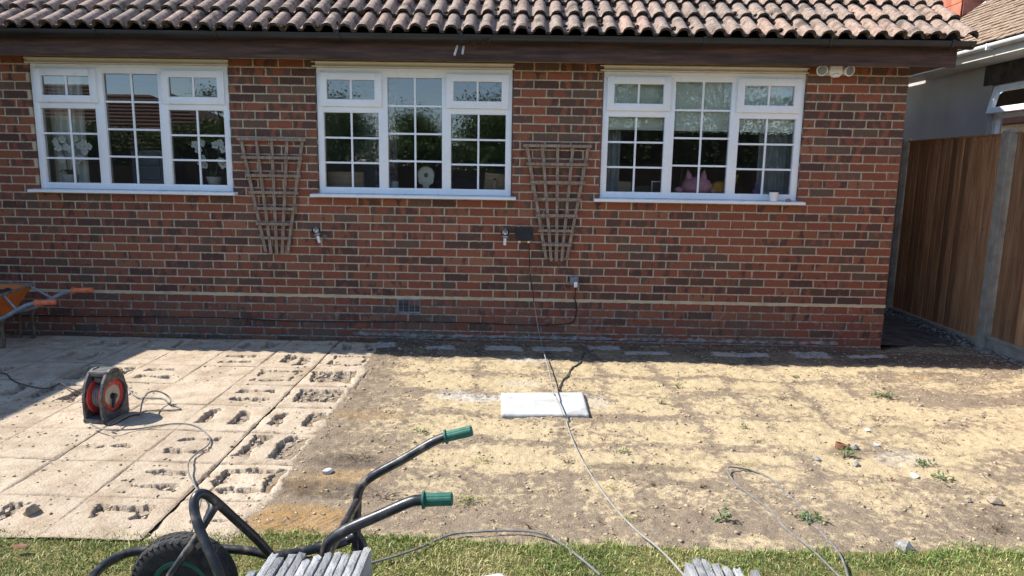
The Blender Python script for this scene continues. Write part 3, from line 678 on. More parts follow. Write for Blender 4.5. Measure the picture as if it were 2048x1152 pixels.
# windows -------------------------------------------------------------------
def window(i):
    x0, x1 = WIN[i]; W = x1-x0; H = WZ1-.035-1.312; zb = 1.312; zt = zb+H; yf = .018; yb = .085
    P = lambda a: x0+a; Z = lambda a: zt-a                       # from left edge, from top
    f = MB(); ch = .006
    f.box(P(.002), P(.058), yf, yb, zb, zt, None, ch); f.box(P(W-.058), P(W-.002), yf, yb, zb, zt, None, ch)
    f.box(P(.055), P(W-.055), yf+.001, yb-.001, zt-.078, zt-.001, None, ch); f.box(P(.055), P(W-.055), yf+.001, yb-.001, zb+.001, zb+.056, None, ch)
    s = W/1.765; m0, m1 = .555*s, .640*s; m2, m3 = 1.130*s, 1.212*s
    f.box(P(m0), P(m1), yf+.002, yb-.002, zb+.05, zt-.07, None, ch); f.box(P(m2), P(m3), yf+.002, yb-.002, zb+.05, zt-.07, None, ch)
    f.box(P(.05), P(m0+.005), yf+.003, yb-.003, Z(.385), Z(.325), None, ch); f.box(P(m3-.005), P(W-.05), yf+.003, yb-.003, Z(.385), Z(.325), None, ch)
    fr = f.build('window', 'upvc', house, True)
    t = MB(); t.box(x0-.03, x1+.012, -.006, .10, zt+.001, zt+.012, None, .002); t.box(x0-.03, x1+.012, .006, .10, zt+.012, zt+.040); t.box(x0-.034, x1+.014, -.008, .10, zt+.040, zt+.050, None, .002)
    t.build('head_trim', 'upvc_trim', fr)
    t = MB(); t.prism([(-.085, 1.281), (-.085, 1.303), (.03, 1.3115), (.03, 1.281)], (W+.10, 0, 0), (x0-.055, 0, 0), (0, 1, 0), (0, 0, 1)); t.build('sill', 'upvc', fr)
    t = MB(); t.box(x0-.01, x1+.01, .09, .36, 1.27, 1.353); t.build('inner_sill', 'upvc', fr)
    R = random.Random(50+i)
    def light(xa, xb, za, zb_, nx, nz, yg, tilt):
        cx, cz = (xa+xb)/2, (za+zb_)/2; bw = .017
        for a in range(nx):
            for c_ in range(nz):
                pa, pb = xa+(xb-xa)*a/nx, xa+(xb-xa)*(a+1)/nx; qa, qb = za+(zb_-za)*c_/nz, za+(zb_-za)*(c_+1)/nz
                off = lambda x, z: yg+(x-cx)*tilt[0]+(z-cz)*tilt[1]
                vs = [(x, off(x, z)+d, z) for d in (0, .004) for x, z in ((pa, qa), (pb, qa), (pb, qb), (pa, qb))]
                # a single sheet: the front face only, as one pane
                obj('pane', meshdata('pane', vs[:4], [(0, 1, 2, 3)], 'glass'), fr)
        for a in range(1, nx):
            x = xa+(xb-xa)*a/nx; t = MB(); t.box(x-bw/2, x+bw/2, yg-.010, yg+.012, za, zb_, None, .003); t.build('glazing_bar', 'upvc', fr)
        for c_ in range(1, nz):
            z = za+(zb_-za)*c_/nz; t = MB(); t.box(xa, xb, yg-.009, yg+.011, z-bw/2, z+bw/2, None, .003); t.build('glazing_bar', 'upvc', fr)
    tl = lambda: (R.uniform(-.006, .006), R.uniform(-.006, .006))
    yg = yf+.030
    light(P(.056), P(m0+.001), zb+.054, Z(.384), 2, 3, yg, tl()); light(P(m3-.001), P(W-.056), zb+.054, Z(.384), 2, 3, yg, tl())
    light(P(m1-.001), P(m2+.001), zb+.054, Z(.077), 2, 4, yg, tl())
    for a, b_ in ((.034, .592*s), (1.172*s, W-.034)):         # top-hung opening sashes standing proud
        t = MB(); g0 = yf-.022; za, zz = Z(.335), Z(.042); fw = .064
        t.box(P(a), P(a+fw), g0, yf+.02, za, zz, None, .006); t.box(P(b_-fw), P(b_), g0, yf+.02, za, zz, None, .006)
        t.box(P(a+fw-.004), P(b_-fw+.004), g0+.001, yf+.02, zz-fw, zz-.001, None, .006); t.box(P(a+fw-.004), P(b_-fw+.004), g0+.001, yf+.02, za+.001, za+fw, None, .006)
        t.build('sash', 'upvc', fr, True)
        light(P(a+fw-.002), P(b_-fw+.002), za+fw-.002, zz-fw+.002, 2, 1, yf+.004, tl())
    # plaster reveals behind the frame, and the room itself
    q = MB(); a, b_ = x0-.5, x1+.6; 
    for (p0, p1, r0, r1, z0, z1) in ((a-.1, a, .29, 3.8, .1, 2.5), (b_, b_+.1, .29, 3.8, .1, 2.5), (a, b_, 3.7, 3.8, .1, 2.5), (a, b_, .29, 3.7, 2.46, 2.5), (a, b_, .29, 3.7, .1, .14)): q.box(p0, p1, r0, r1, z0, z1)
    q.build('room', 'interior', house)
for i in range(3): window(i)

# eaves, gutter, roof ---------------------------------------------------------
YF = -.25
t = MB(); t.box(XL, .235, YF, YF+.022, 2.443, 2.632, None, .003); t.build('fascia', 'fascia', house)
t = MB(); t.box(XL, .21, YF+.022, .0, 2.535, 2.545); t.build('soffit', 'soffit', house)
t = MB(); t.box(-.002, .235, YF+.022, 6.5, 2.47, 2.62); t.build('verge_board', 'fascia', house)
GY, GZ, GR = -.318, 2.632, .056
def halfpipe(x0, x1, r, th, y, z):
    vs = []; fs = []; n = 12
    for x in (x0, x1):
        for rr in (r, r-th):
            for j in range(n+1):
                a = math.pi+math.pi*j/n; vs.append((x, y+rr*math.cos(a), z+rr*math.sin(a)))
    k = n+1
    for j in range(n):
        fs += [(j, j+1, 2*k+j+1, 2*k+j), (k+j, 3*k+j, 3*k+j+1, k+j+1), (j, k+j, k+j+1, j+1), (2*k+j, 2*k+j+1, 3*k+j+1, 3*k+j)]
    fs += [(0, 2*k, 3*k, k), (n, k+n, 3*k+n, 2*k+n)]
    return vs, fs
vs, fs = halfpipe(XL, .30, GR, .003, GY, GZ); gut = obj('gutter', meshdata('gutter', vs, fs, 'gutter'), house)
for u in (-55, 190, 430, 675, 922, 1165, 1410, 1663, 1908):
    x = atY(u, 80, GY-.05).x; vs, fs = halfpipe(x-.012, x+.012, GR+.006, .008, GY, GZ-.001); mb = MB(); mb.add(vs, fs)
    mb.box(x-.011, x+.011, GY+.05, YF-.002, GZ-.05, GZ+.008); mb.box(x-.013, x+.013, GY-GR-.009, GY-GR+.004, GZ-.004, GZ+.006); mb.build('gutter_bracket', 'gutter', gut)
vs, fs = halfpipe(.27, .305, GR+.004, .006, GY, GZ); mb = MB(); mb.add(vs, fs)
mb.prism([((GR+.003)*math.cos(math.pi+math.pi*j/12), (GR+.003)*math.sin(math.pi+math.pi*j/12)) for j in range(13)], (.004, 0, 0), (.305, GY, GZ), (0, 1, 0), (0, 0, 1)); mb.build('end_cap', 'gutter', gut)

PITCH = math.radians(33); SU = Vector((0, math.cos(PITCH), math.sin(PITCH))); SN = Vector((0, -math.sin(PITCH), math.cos(PITCH)))
EAVE = Vector((0, -.352, 2.640))
dk = MB(); E0 = EAVE+SU*.05-SN*.05
dk.add([(XL, *(E0.yz)), (.27, *(E0.yz)), (.27, *((E0+SU*5.4).yz)), (XL, *((E0+SU*5.4).yz)),
        (XL, *((E0-SN*.02).yz)), (.27, *((E0-SN*.02).yz)), (.27, *((E0+SU*5.4-SN*.02).yz)), (XL, *((E0+SU*5.4-SN*.02).yz))],
       [(0, 1, 2, 3), (4, 7, 6, 5), (0, 4, 5, 1), (1, 5, 6, 2), (2, 6, 7, 3), (3, 7, 4, 0)])
RG = E0+SU*5.4
dk.add([(XL, *RG.yz), (.27, *RG.yz), (.27, RG.y+4.6, RG.z-3.0), (XL, RG.y+4.6, RG.z-3.0)], [(0, 1, 2, 3)])
roof = dk.build('roof', 'soffit', house)
TW = .290; GA = .333
def tile_mesh(seed):
    R = random.Random(seed); n = 44; L = .415; th = .021; vs = []; fs = []
    def prof(s):      # two round rolls and two shallow pans across one tile
        q = (s*2) % 1.
        return .048*math.sqrt(max(0., 1-((q-.655)/.345)**2)) if q > .31 else -.003*math.sin(math.pi*q/.31)
    ws = [-.02, .14, .30, L]
    for layer in (0, 1):
        for wi, w_ in enumerate(ws):
            for i in range(n+1):
                s = i/n; hgt = prof(s*.9999)
                z = hgt+(-th if layer else 0)+(.0 if wi else R.uniform(-.0015, .0015)); x = (s-.5)*(TW+.004)
                y = w_+(R.uniform(-.004, .004) if wi == 0 and not layer else 0)
                vs.append((x, y, z+.034-(.034*(w_/GA))))
    k = n+1; nl = len(ws)
    idx = lambda l, w_, i: (l*nl+w_)*k+i
    for l in (0, 1):
        for w_ in range(nl-1):
            for i in range(n):
                f = (idx(l, w_, i), idx(l, w_, i+1), idx(l, w_+1, i+1), idx(l, w_+1, i)); fs.append(f if l == 0 else f[::-1])
    for i in range(n): fs.append((idx(0, 0, i), idx(1, 0, i), idx(1, 0, i+1), idx(0, 0, i+1)))
    for w_ in range(nl-1): fs += [(idx(0, w_, 0), idx(0, w_+1, 0), idx(1, w_+1, 0), idx(1, w_, 0)), (idx(0, w_, n), idx(1, w_, n), idx(1, w_+1, n), idx(0, w_+1, n))]
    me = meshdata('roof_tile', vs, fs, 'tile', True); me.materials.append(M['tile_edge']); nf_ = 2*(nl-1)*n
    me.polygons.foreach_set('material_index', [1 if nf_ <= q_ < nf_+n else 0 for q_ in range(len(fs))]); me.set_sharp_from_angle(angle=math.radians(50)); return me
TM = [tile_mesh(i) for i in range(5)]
TROT = Matrix(((1, 0, 0), (0, SU.y, SN.y), (0, SU.z, SN.z))).to_euler()
moss = MB(); MR = random.Random(5)
NC = int((.30-XL)/TW)
for r_ in range(9):
    for c_ in range(NC):
        x = .305-TW*(c_+.5); p = EAVE+SU*(GA*r_)+Vector((x+MR.uniform(-.005, .005), 0, 0))+SN*MR.uniform(-.003, .004)+SU*MR.uniform(-.012, .012)
        if r_*NC+c_ < 299:
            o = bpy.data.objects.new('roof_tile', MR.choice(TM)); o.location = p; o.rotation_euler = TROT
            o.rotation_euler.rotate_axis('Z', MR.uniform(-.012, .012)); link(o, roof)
        if r_ < 5:
            for q in (0, 1):
                for _ in range(MR.choice((0, 1, 2, 3))):
                    yy = MR.uniform(-.02, .32); xx = x+TW*((q*.5+MR.uniform(.0, .3))-.5); 
                    c3 = EAVE+SU*(GA*r_+yy)+SN*(.034-.034*yy/GA+.002)+Vector((xx, 0, 0)); s = MR.uniform(.007, .027)
                    moss.ball(c3, (s*1.2, s*1.2, s*.8), 7, 5, .35, MR.randint(0, 9999))
o = moss.build('moss', 'moss', roof); tag(o, 'dark dry moss tufts in the pans of the roof tiles', kind='stuff')
dbr = MB()
for u in (936, 952, 962, 976):
    p_ = atY(u, 83, GY-GR-.004)
    for k in range(7): dbr.ball((p_.x+MR.uniform(-.025, .025), p_.y-.002, p_.z+MR.uniform(-.02, .012)), (.008, .004, .006), 6, 5, .5, k)
tag(dbr.build('dry_moss_debris', 'moss', gut), kind='stuff')
up = MB(); a = EAVE+SU*(GA*9+.05)+SN*.03; b2 = EAVE+SU*5.45+SN*.05
up.add([(XL, *a.yz), (.29, *a.yz), (.29, *b2.yz), (XL, *b2.yz)], [(0, 1, 2, 3)]); up.build('upper_roof', 'tile', roof)

# wall fittings that belong to the house
v0, v1 = atY(795, 597), atY(841, 626)
t = MB(); x0, x1, z0, z1 = v0.x, v1.x, v1.z, v0.z
t.box(x0, x1, -.006, .003, z0, z0+.010); t.box(x0, x1, -.006, .003, z1-.010, z1); t.box(x0, x0+.008, -.0055, .003, z0+.01, z1-.01); t.box(x1-.008, x1, -.0055, .003, z0+.01, z1-.01)
for i in (1, 2, 3): xx = x0+(x1-x0)*i/4; t.box(xx-.002, xx+.002, -.005, .003, z0+.01, z1-.01)
vent = t.build('air_vent', 'grey_tube', house)
t = MB(); t.box(x0+.005, x1-.005, -.0008, -.0002, z0+.008, z1-.008); t.build('shade_backing', 'black_plastic', vent)  # black sheet painted in for the shade inside the vent
for i in range(8):
    z = z0+.012+(z1-z0-.024)*(i+.5)/8; mt = Matrix.Translation((0, 0, z)) @ Matrix.Rotation(.5, 4, 'X')
    t = MB(); t.box(x0+.008, x1-.008, -.0045, -.0025, -.0018, .0018, mt); t.build('slat', 'grey_plastic', vent)
for (ua, va, ub, vb) in ((914, 94, 909, 110), (927, 95, 925, 107)):
    a = atY(ua, va, YF-.004); b_ = atY(ub, vb, YF-.07); d = (b_-a).normalized(); t = MB(); t.tube([a-d*.02, b_], .0095, 14, False); t.tube([b_, a-d*.02], .0065, 14, False)
    t.lathe([(.0065, 0), (.0095, 0)], b_, d, 14); t.build('overflow_pipe', 'white_plastic', house, True)

# ================================================================ THINGS ON THE WALL
def trellis(pts, label, seed):
    """fan of five slats crossed by eight battens"""
    (tl, tr, bl, br) = [atY(u, v, -.03) for u, v in pts]; R = random.Random(seed)
    t = thing('trellis', label, 'trellis', ((bl.x+br.x)/2, -.02, bl.z), 'fan trellises on the wall')
    zt, zb = (tl.z+tr.z)/2, (bl.z+br.z)/2
    for i in range(5):
        f = i/4; xt = tl.x+.02+(tr.x-tl.x-.04)*f; xb = bl.x+.010+(br.x-bl.x-.02)*f; e = .02*(2-abs(i-2))/2
        b = MB(); a = Vector((xt, -.020, zt+.012-R.uniform(0, .01))); c = Vector((xb, -.020, zb-e+R.uniform(-.008, .008))); d = (c-a).normalized(); n_ = Vector((0, 1, 0)); sd = d.cross(n_)
        vs = [q+sd*s*.0135+n_*w_ for q in (a, c) for s in (-1, 1) for w_ in (-.008, .008)]
        b.add(vs, [(0, 1, 3, 2), (4, 6, 7, 5), (0, 4, 5, 1), (2, 3, 7, 6), (0, 2, 6, 4), (1, 5, 7, 3)]); b.build('slat', 'trellis', t)
    hs = [0, .20, .385, .575, .755, .925] if False else [.0, .163, .325, .478, .625, .765, .895]
    for i, h in enumerate(hs):
        z = zt+(zb-zt)*h*.97; xa = tl.x+(bl.x-tl.x)*h-.012; xb = tr.x+(br.x-tr.x)*h+.012
        b = MB(); b.box(xa+R.uniform(-.006, .006), xb+R.uniform(-.006, .006), -.044, -.0285, z-.0125, z+.0125, None, .0015)
        b.build('batten', 'trellis', t)
        for k in range(5):
            x = xa+.012+(xb-xa-.024)*k/4; b = MB(); b.lathe([(.003, 0), (.003, .0015)], (x, -.044, z), (0, -1, 0), 8); b.build('nail', 'pan_rim', t)
trellis([(476, 279), (609, 279), (529, 505), (577, 505)], 'brown wooden fan trellis on the wall between the orchid window and the middle window', 1)
trellis([(1049, 291), (1182, 293), (1090, 518), (1136, 520)], 'brown fan trellis above the socket, left of the right window', 2)

def wall_lamp(u, v, du, label):
    c = atY(u, v, -.075); s = thing('wall_lamp', label, 'lamp', (c.x, 0, c.z-.05), 'clear globe wall lamps')
    dx = du*.30; ax = Vector((dx, .0, -1)).normalized()
    b = MB(); b.ball(c, .040, 20, 12); b.build('globe', 'clear', s, True)
    b = MB(); b.ball(c+ax*.012, (.008, .008, .014), 10, 8); b.build('bulb', 'white_plastic', s, True)
    b = MB(); b.lathe([(.024, .026), (.030, .032), (.030, .040), (.017, .052)], c, ax, 20); b.build('collar', 'metal', s, True)
    b = MB(); b.lathe([(.014, .048), (.013, .11), (.009, .115)], c, ax, 16); b.build('lamp_holder', 'white_plastic', s, True)
    b = MB(); p = c+ax*.065; b.tube([p, (p.x+.03*du+.012, -.03, p.z+.004), (p.x+.03*du+.012, .002, p.z+.004)], .006, 8); b.lathe([(.022, 0), (.022, .012)], (p.x+.03*du+.012, .001, p.z+.004), (0, -1, 0), 18); b.build('bracket', 'grey_plastic', s, True)
wall_lamp(632, 461, .9, 'clear globe wall lamp tilted sideways, right of the left trellis')
wall_lamp(1010, 465, 0., 'clear globe wall lamp pointing straight down beside the black box')

p, q = atY(1030, 455, -.05), atY(1066, 482, -.05)
s = thing('junction_box', 'black weatherproof junction box on the brick wall beside the right trellis', 'junction box', ((p.x+q.x)/2, 0, q.z))
b = MB(); W_ = q.x-p.x; H_ = p.z-q.z
b.prism([(0, H_), (W_, H_), (W_, H_*.25), (W_*.86, 0), (W_*.66, 0), (W_*.58, H_*.14), (W_*.42, H_*.14), (W_*.34, 0), (W_*.14, 0), (0, H_*.25)], (0, .055, 0), (p.x, -.055, q.z)); b.build('lid', 'black_plastic', s)
for f in (.26, .76): b = MB(); b.lathe([(.012, .004), (.012, -.012), (.009, -.020)], (p.x+W_*f, -.028, q.z), (0, 0, 1), 14); b.build('cable_gland', 'white_plastic', s, True)
JB = Vector((p.x+W_*.76, -.028, q.z-.018))
p, q = atY(1140, 553, -.03), atY(1157, 573, -.03)
s = thing('outdoor_socket', 'small grey outdoor socket with a white plug on the lower brick wall', 'socket', ((p.x+q.x)/2, 0, q.z))
b = MB(); b.box(p.x, q.x, -.04, .003, q.z+.012, p.z, None, .008); b.build('cover', 'grey_plastic', s, True)
b = MB(); cx = (p.x+q.x)/2+.012; b.box(cx-.016, cx+.016, -.062, -.038, q.z-.005, q.z+.045, None, .006); b.build('plug', 'white_plastic', s, True)
SK = Vector((cx, -.05, q.z-.004))

c = atY(1671, 142, -.07)
s = thing('security_light', 'white twin-head security floodlight on the bricks right of the last window', 'light', (c.x, 0, c.z))
b = MB(); b.box(c.x-.058, c.x+.055, -.10, .003, c.z-.035, c.z+.052, None, .014); b.ball((c.x, -.075, c.z-.036), (.045, .035, .02), 16, 8); b.build('body', 'white_plastic', s, True)
for du, rx in ((-.125, -.25), (.105, .25)):
    h_ = Vector((c.x+du, -.095, c.z)); ax = Vector((rx, -1, -.25)).normalized()
    b = MB(); b.lathe([(.02, -.045), (.042, -.03), (.047, .006), (.045, .012), (.037, .012)], h_, ax, 24); b.tube([h_-ax*.03, (c.x+du*.4, -.06, c.z)], .012, 10)
    hd = b.build('lamp_head', 'white_plastic', s, True)
    b = MB(); b.lathe([(.0372, .0135), (.028, .006), (.012, -.006), (.001, -.012)], h_, ax, 12); b.build('reflector', 'grey_tube', hd)
    b = MB(); b.lathe([(.004, -.008), (.007, .004), (.001, .008)], h_, ax, 12); b.build('bulb', 'blind', hd, True)

def cable(pts, r, mat, label, cat='cable', name='cable', per=8, extra=None):
    b = MB(); b.tube(smooth_path(pts, per), r, 8); o = b.build(name, mat, None, True); tag(o, label, cat); return o
pts = [(-9.4, -.008, .118)]+[tuple(atY(u, v, -.009)) for u, v in ((100, 631), (150, 632), (240, 633), (330, 634), (420, 635), (480, 637), (560, 641), (680, 643), (800, 643.5), (900, 645), (1000, 648), (1080, 650), (1120, 649), (1143, 645), (1151, 634), (1153, 610))]+[(SK.x, -.012, SK.z-.12), (SK.x, -.045, SK.z-.03), tuple(SK+Vector((0, 0, .012)))]
cable(pts, .0048, 'cable_black', 'thin black cable clipped low along the bricks up to the grey socket', name='wall_cable')

# cup and pebble on the sill
a = atY(1547, 402, -.055); ys, zs = -.05, 1.3060
b = MB(); b.lathe([(.030, 0), (.040, .085), (.037, .085), (.028, .004)], (a.x, ys, zs), (0, 0, 1), 24); o = thing('paper_cup', 'white paper cup with a black lid on the window sill', 'cup', (a.x, ys, zs))
b.build('cup', 'paper_white', o, True); b = MB(); b.lathe([(.043, .083), (.043, .093), (.036, .100), (.0, .100)], (a.x, ys, zs), (0, 0, 1), 24); b.build('lid', 'black_plastic', o, True)
a = atY(1577, 401, -.05); b = MB(); b.ball((a.x, -.045, zs+.013), (.026, .02, .016), 12, 8, .12, 4); tag(b.build('pebble', 'gravel', None, True), 'small round grey pebble on the sill beside the paper cup', 'stone')

# ================================================================ BEHIND THE GLASS
IZ = 1.354
def win_x(u, v, Y): return atY(u, v, Y).x
def drape(x0, x1, z0, z1, y, mat, label, folds=9, amp=.02):
    n_ = folds*8; vs = []; fs = []
    for i in range(n_+1):
        x = x0+(x1-x0)*i/n_; yy = y+amp*math.sin(2*math.pi*i/8)+amp*.4*math.sin(i*.37)
        vs += [(x, yy, z0), (x, yy+.004*math.sin(i), z1), (x, yy+.006, z0), (x, yy+.006, z1)]
    for i in range(n_): b_ = 4*i; fs += [(b_, b_+4, b_+5, b_+1), (b_+2, b_+3, b_+7, b_+6)]
    tag(obj('curtain', meshdata('curtain', vs, fs, mat, True)), label, 'curtain')
x0, x1 = WIN[0]; drape(x0+.02, x0+.33, .6, 2.43, .21, 'curtain', 'pale curtain at the left edge of the orchid window', 5)
drape(x1-.10, x1+.10, .6, 2.43, .21, 'curtain', 'pale curtain at the right edge of the orchid window', 3)
x0, x1 = WIN[2]; drape(x0-.02, x0+.20, .6, 2.4, .23, 'curtain_grey', 'grey curtain at the left edge of the window with the blind', 4)
drape(x1-.30, x1+.02, .6, 2.4, .23, 'curtain_grey', 'grey curtain at the right edge of the window with the blind', 5)
zb = atY(1380, 258, .11).z
b = MB(); b.box(x0+.02, x1-.02, .104, .108, zb, 2.43); bl = thing('roller_blind', 'cream roller blind pulled halfway down in the right window', 'blind', ((x0+x1)/2, .15, zb))
b.build('fabric', 'blind', bl); b = MB(); b.box(x0+.02, x1-.02, .100, .112, zb-.018, zb, None, .003); b.build('bottom_bar', 'blind', bl); b = MB(); b.tube([(x0+.02, .125, 2.42), (x1-.02, .125, 2.42)], .02, 12); b.build('roller', 'white_plastic', bl)
def orchid(u, v, label, seed, heads):
    R = random.Random(seed); x = win_x(u, v, .16); o = thing('orchid', label, 'plant', (x, .16, IZ), 'potted orchids on the sill')
    b = MB(); b.lathe([(.045, 0), (.07, .085), (.066, .085), (.04, .01)], (x, .16, IZ), (0, 0, 1), 22); b.build('pot', 'ceramic', o, True)
    for k in range(5):
        a = R.uniform(0, 6.28); b = MB(); L = .12
        pts = [Vector((x, .16, IZ+.08)), Vector((x+math.cos(a)*L*.5, .16+math.sin(a)*L*.3, IZ+.13)), Vector((x+math.cos(a)*L, .16+math.sin(a)*L*.5, IZ+.10))]
        sd_ = Vector((-math.sin(a), math.cos(a), 0))*.02; vs = []
        for i, p_ in enumerate(pts): vs += [p_-sd_*(1, 1, .2)[i], p_+sd_*(1, 1, .2)[i]]
        b.add(vs, [(0, 1, 3, 2), (2, 3, 5, 4)]); b.build('leaf', 'stem', o)
    tops = {}
    for s_ in (-1, 1):
        b = MB(); P_ = [(x+s_*.02, .16, IZ+.08), (x+s_*.04, .16, IZ+.25), (x+s_*.09, .14, IZ+.36), (x+s_*.17, .13, IZ+.34)]
        b.tube(smooth_path(P_, 5), .003, 6); b.build('stem', 'stem', o, True)
    for (hu, hv) in heads:
        c = atY(hu, hv, .13); rot = R.uniform(0, 6)
        b = MB()
        for k in range(5):
            a = rot+k*2*math.pi/5; L = R.uniform(.032, .042)
            ring = [(0, 0), (.55, .42), (.9, .30), (1, 0), (.9, -.30), (.55, -.42)]
            vs = [c+Vector((math.cos(a)*p_-math.sin(a)*q_, -.25*p_*p_+.02*q_, math.sin(a)*p_+math.cos(a)*q_))*L for p_, q_ in ring]
            b.add(vs, [(0, 1, 2, 3, 4, 5)])
        b.ball(c+Vector((0, -.008, 0)), .007, 8, 6); b.build('flower', 'petal', o)
orchid(142, 352, 'white orchid in a woven pot, left of the two in the left window', 3, [(112, 284), (126, 279), (133, 294), (150, 277), (160, 292), (168, 285), (178, 293), (170, 302), (125, 318), (163, 316), (155, 321), (118, 296), (143, 298)])
orchid(428, 360, 'white orchid in a woven pot at the right of the left window', 4, [(391, 289), (403, 286), (398, 300), (431, 290), (440, 285), (447, 298), (405, 318), (410, 330), (402, 326), (441, 322), (447, 330)])
a, b_ = atY(262, 300, .8), atY(327, 370, .8)
o = thing('chest_of_drawers', 'grey painted chest of drawers seen through the left window', 'drawers', ((a.x+b_.x)/2, 1., .14))
t = MB(); t.box(a.x, b_.x, .8, 1.2, .14, a.z); t.build('carcass', 'grey_paint', o)
for k in range(5): t = MB(); t.box(a.x+.02, b_.x-.02, .785, .80, a.z-.03-.14*(k+1)+.015, a.z-.03-.14*k, None, .004); t.build('drawer', 'grey_paint', o)
# middle room
a, b_ = atY(656, 343, .2), atY(728, 372, .2)
t = MB(); t.box(a.x, b_.x, .19, .21, IZ, a.z, None, .003); tag(t.build('wooden_board', 'wood_pale'), 'pale wooden board leaning in the lower left of the middle window', 'board')
c = atY(852, 350, .16)
o = thing('ring_ornament', 'cream ring ornament on a curved foot in the middle window', 'ornament', (c.x, .16, IZ))
t = MB(); t.lathe([(.048+.031*math.cos(k*math.pi/6), .014*math.sin(k*math.pi/6)) for k in range(12)], c, (0, 1, 0), 32, True); t.build('ring', 'blind', o, True)
t = MB(); t.prism([(-.03, .0), (.03, 0), (.026, .04), (.06, .055), (.075, .085), (.055, .10), (.05, .08), (.022, .085), (-.022, .085), (-.05, .08), (-.055, .10), (-.075, .085), (-.06, .055), (-.026, .04)], (0, .02, 0), (c.x, .15, IZ)); t.build('foot', 'blind', o)
t = MB(); t.lathe([(.0, 0), (.017, 0), (.017, .006)], (c.x, .155, c.z-.006), (0, -1, 0), 16); t.build('photo', 'grey_plastic', o)
p, q = atY(968, 346, .18), atY(1009, 382, .18)
o = thing('photo_frame', 'wooden photo frame seen from behind at the right of the middle window', 'photo frame', ((p.x+q.x)/2, .17, IZ))
mt = Matrix.Translation(((p.x+q.x)/2, .17, IZ)) @ Matrix.Rotation(.12, 4, 'X') @ Matrix.Rotation(.08, 4, 'Y'); w2 = (q.x-p.x)/2; hh = p.z-IZ
t = MB(); t.box(-w2, w2, -.008, .008, 0, hh, mt, .003); t.build('backboard', 'wood_pale', o)
t = MB(); t.box(-.012, .012, -.012, -.008, hh*.62, hh*.72, mt); t.build('hanger', 'black_plastic', o); t = MB(); t.box(-.014, .014, -.06, -.052, .0, hh*.55, mt @ Matrix.Rotation(-.3, 4, 'X')); t.build('strut', 'wood_pale', o)
c = atY(789, 371, .2); t = MB(); t.lathe([(.038, 0), (.040, .07), (.036, .07), (.034, .004)], (c.x, .2, IZ), (0, 0, 1), 20); tag(t.build('white_mug', 'white_plastic', None, True), 'white mug at the foot of the floral curtain in the middle window', 'mug')
x0, x1 = WIN[1]; c = atY(768, 290, .5).x; drape(c-.10, c+.13, .6, 2.43, .5, 'floral', 'dark floral curtain hanging behind the middle window', 4)
a = atY(700, 300, 1.6); o = thing('interior_door', 'grey panelled door standing open inside the middle room', 'door', (a.x, 1.6, .14))
t = MB(); t.box(a.x-.32, a.x+.42, 1.6, 1.64, .14, 2.2); t.build('door_leaf', 'grey_paint', o)
for zz in (.5, 1.3): t = MB(); t.box(a.x-.2, a.x+.3, 1.585, 1.6, zz, zz+.6, None, .006); t.build('door_panel', 'grey_paint', o)
a = atY(930, 372, 1.3); t = MB()
t.prism([(-.45, 0), (.45, 0), (.45, .5), (.40, .62), (.2, .70), (-.2, .70), (-.40, .62), (-.45, .5)], (0, .6, 0), (a.x, 1.3, .75)); tag(t.build('sofa', 'black_plastic'), 'dark rounded sofa back inside the middle room', 'sofa')
# right room: soft toys and frames
def toyframe(u0, v0, u1, y, label, mat):
    p, q = atY(u0, v0, y), atY(u1, v0, y); o = thing('picture_frame', label, 'picture frame', ((p.x+q.x)/2, y, IZ), 'picture frames on the right sill')
    w_ = .010; z = p.z
    for nm, bx in (('side', (p.x, p.x+w_, IZ, z)), ('side', (q.x-w_, q.x, IZ, z)), ('rail', (p.x+w_, q.x-w_, z-w_, z)), ('rail', (p.x+w_, q.x-w_, IZ, IZ+w_))):
        t = MB(); t.box(bx[0], bx[1], y-.008, y+.008, bx[2], bx[3]); t.build(nm, mat, o)
    t = MB(); t.box(p.x+w_, q.x-w_, y, y+.006, IZ+w_, z-w_); t.build('picture', 'wood_pale' if 'wood' in label else 'dark_wood', o)
toyframe(1236, 363, 1262, .18, 'wooden picture frame nearest the left edge of the right window', 'wood_pale')
toyframe(1270, 372, 1300, .15, 'small dark picture frame, second from the left in the right window', 'dark_wood')
toyframe(1303, 362, 1342, .19, 'white picture frame just left of the pink soft toy', 'upvc')
c = atY(1394, 373, .16)
o = thing('soft_toy', 'pink soft toy with two pointed ears, back turned, in the right window', 'toy', (c.x, .16, IZ))
t = MB(); t.ball((c.x, .18, IZ+.072), (.14, .10, .086), 26, 16, .015, 1); t.build('body', 'pink_plush', o, True)
for s_ in (-1, 1):
    t = MB(); t.ball((c.x+s_*.165, .16, IZ+.035), (.042, .035, .03), 14, 8); t.build('arm', 'pink_plush', o, True)
    t = MB(); t.lathe([(.034, 0), (.030, .03), (.016, .065), (.002, .088)], (c.x+s_*.062-.012, .165, IZ+.135), (s_*.18-.05, 0, 1), 14); t.build('ear', 'pink_plush', o, True)
c = atY(1440, 376, .17)
o = thing('soft_toy', 'orange soft toy sitting right of the pink one', 'toy', (c.x, .17, IZ))
t = MB(); t.ball((c.x, .17, IZ+.058), (.085, .07, .066), 22, 14, .02, 2); t.build('body', 'orange_plush', o, True)
e = atY(1471, 355, .17); t = MB(); t.ball((e.x-.02, .17, e.z-.02), (.035, .03, .055), 14, 10); t.build('head', 'orange_plush', o, True); t = MB(); t.ball((e.x+.008, .16, e.z+.012), (.018, .012, .011), 10, 8); t.build('ear', 'orange_plush', o, True)
c = atY(1512, 380, .16); o = thing('soft_toy', 'little purple soft toy left of the paper cup', 'toy', (c.x, .16, IZ))
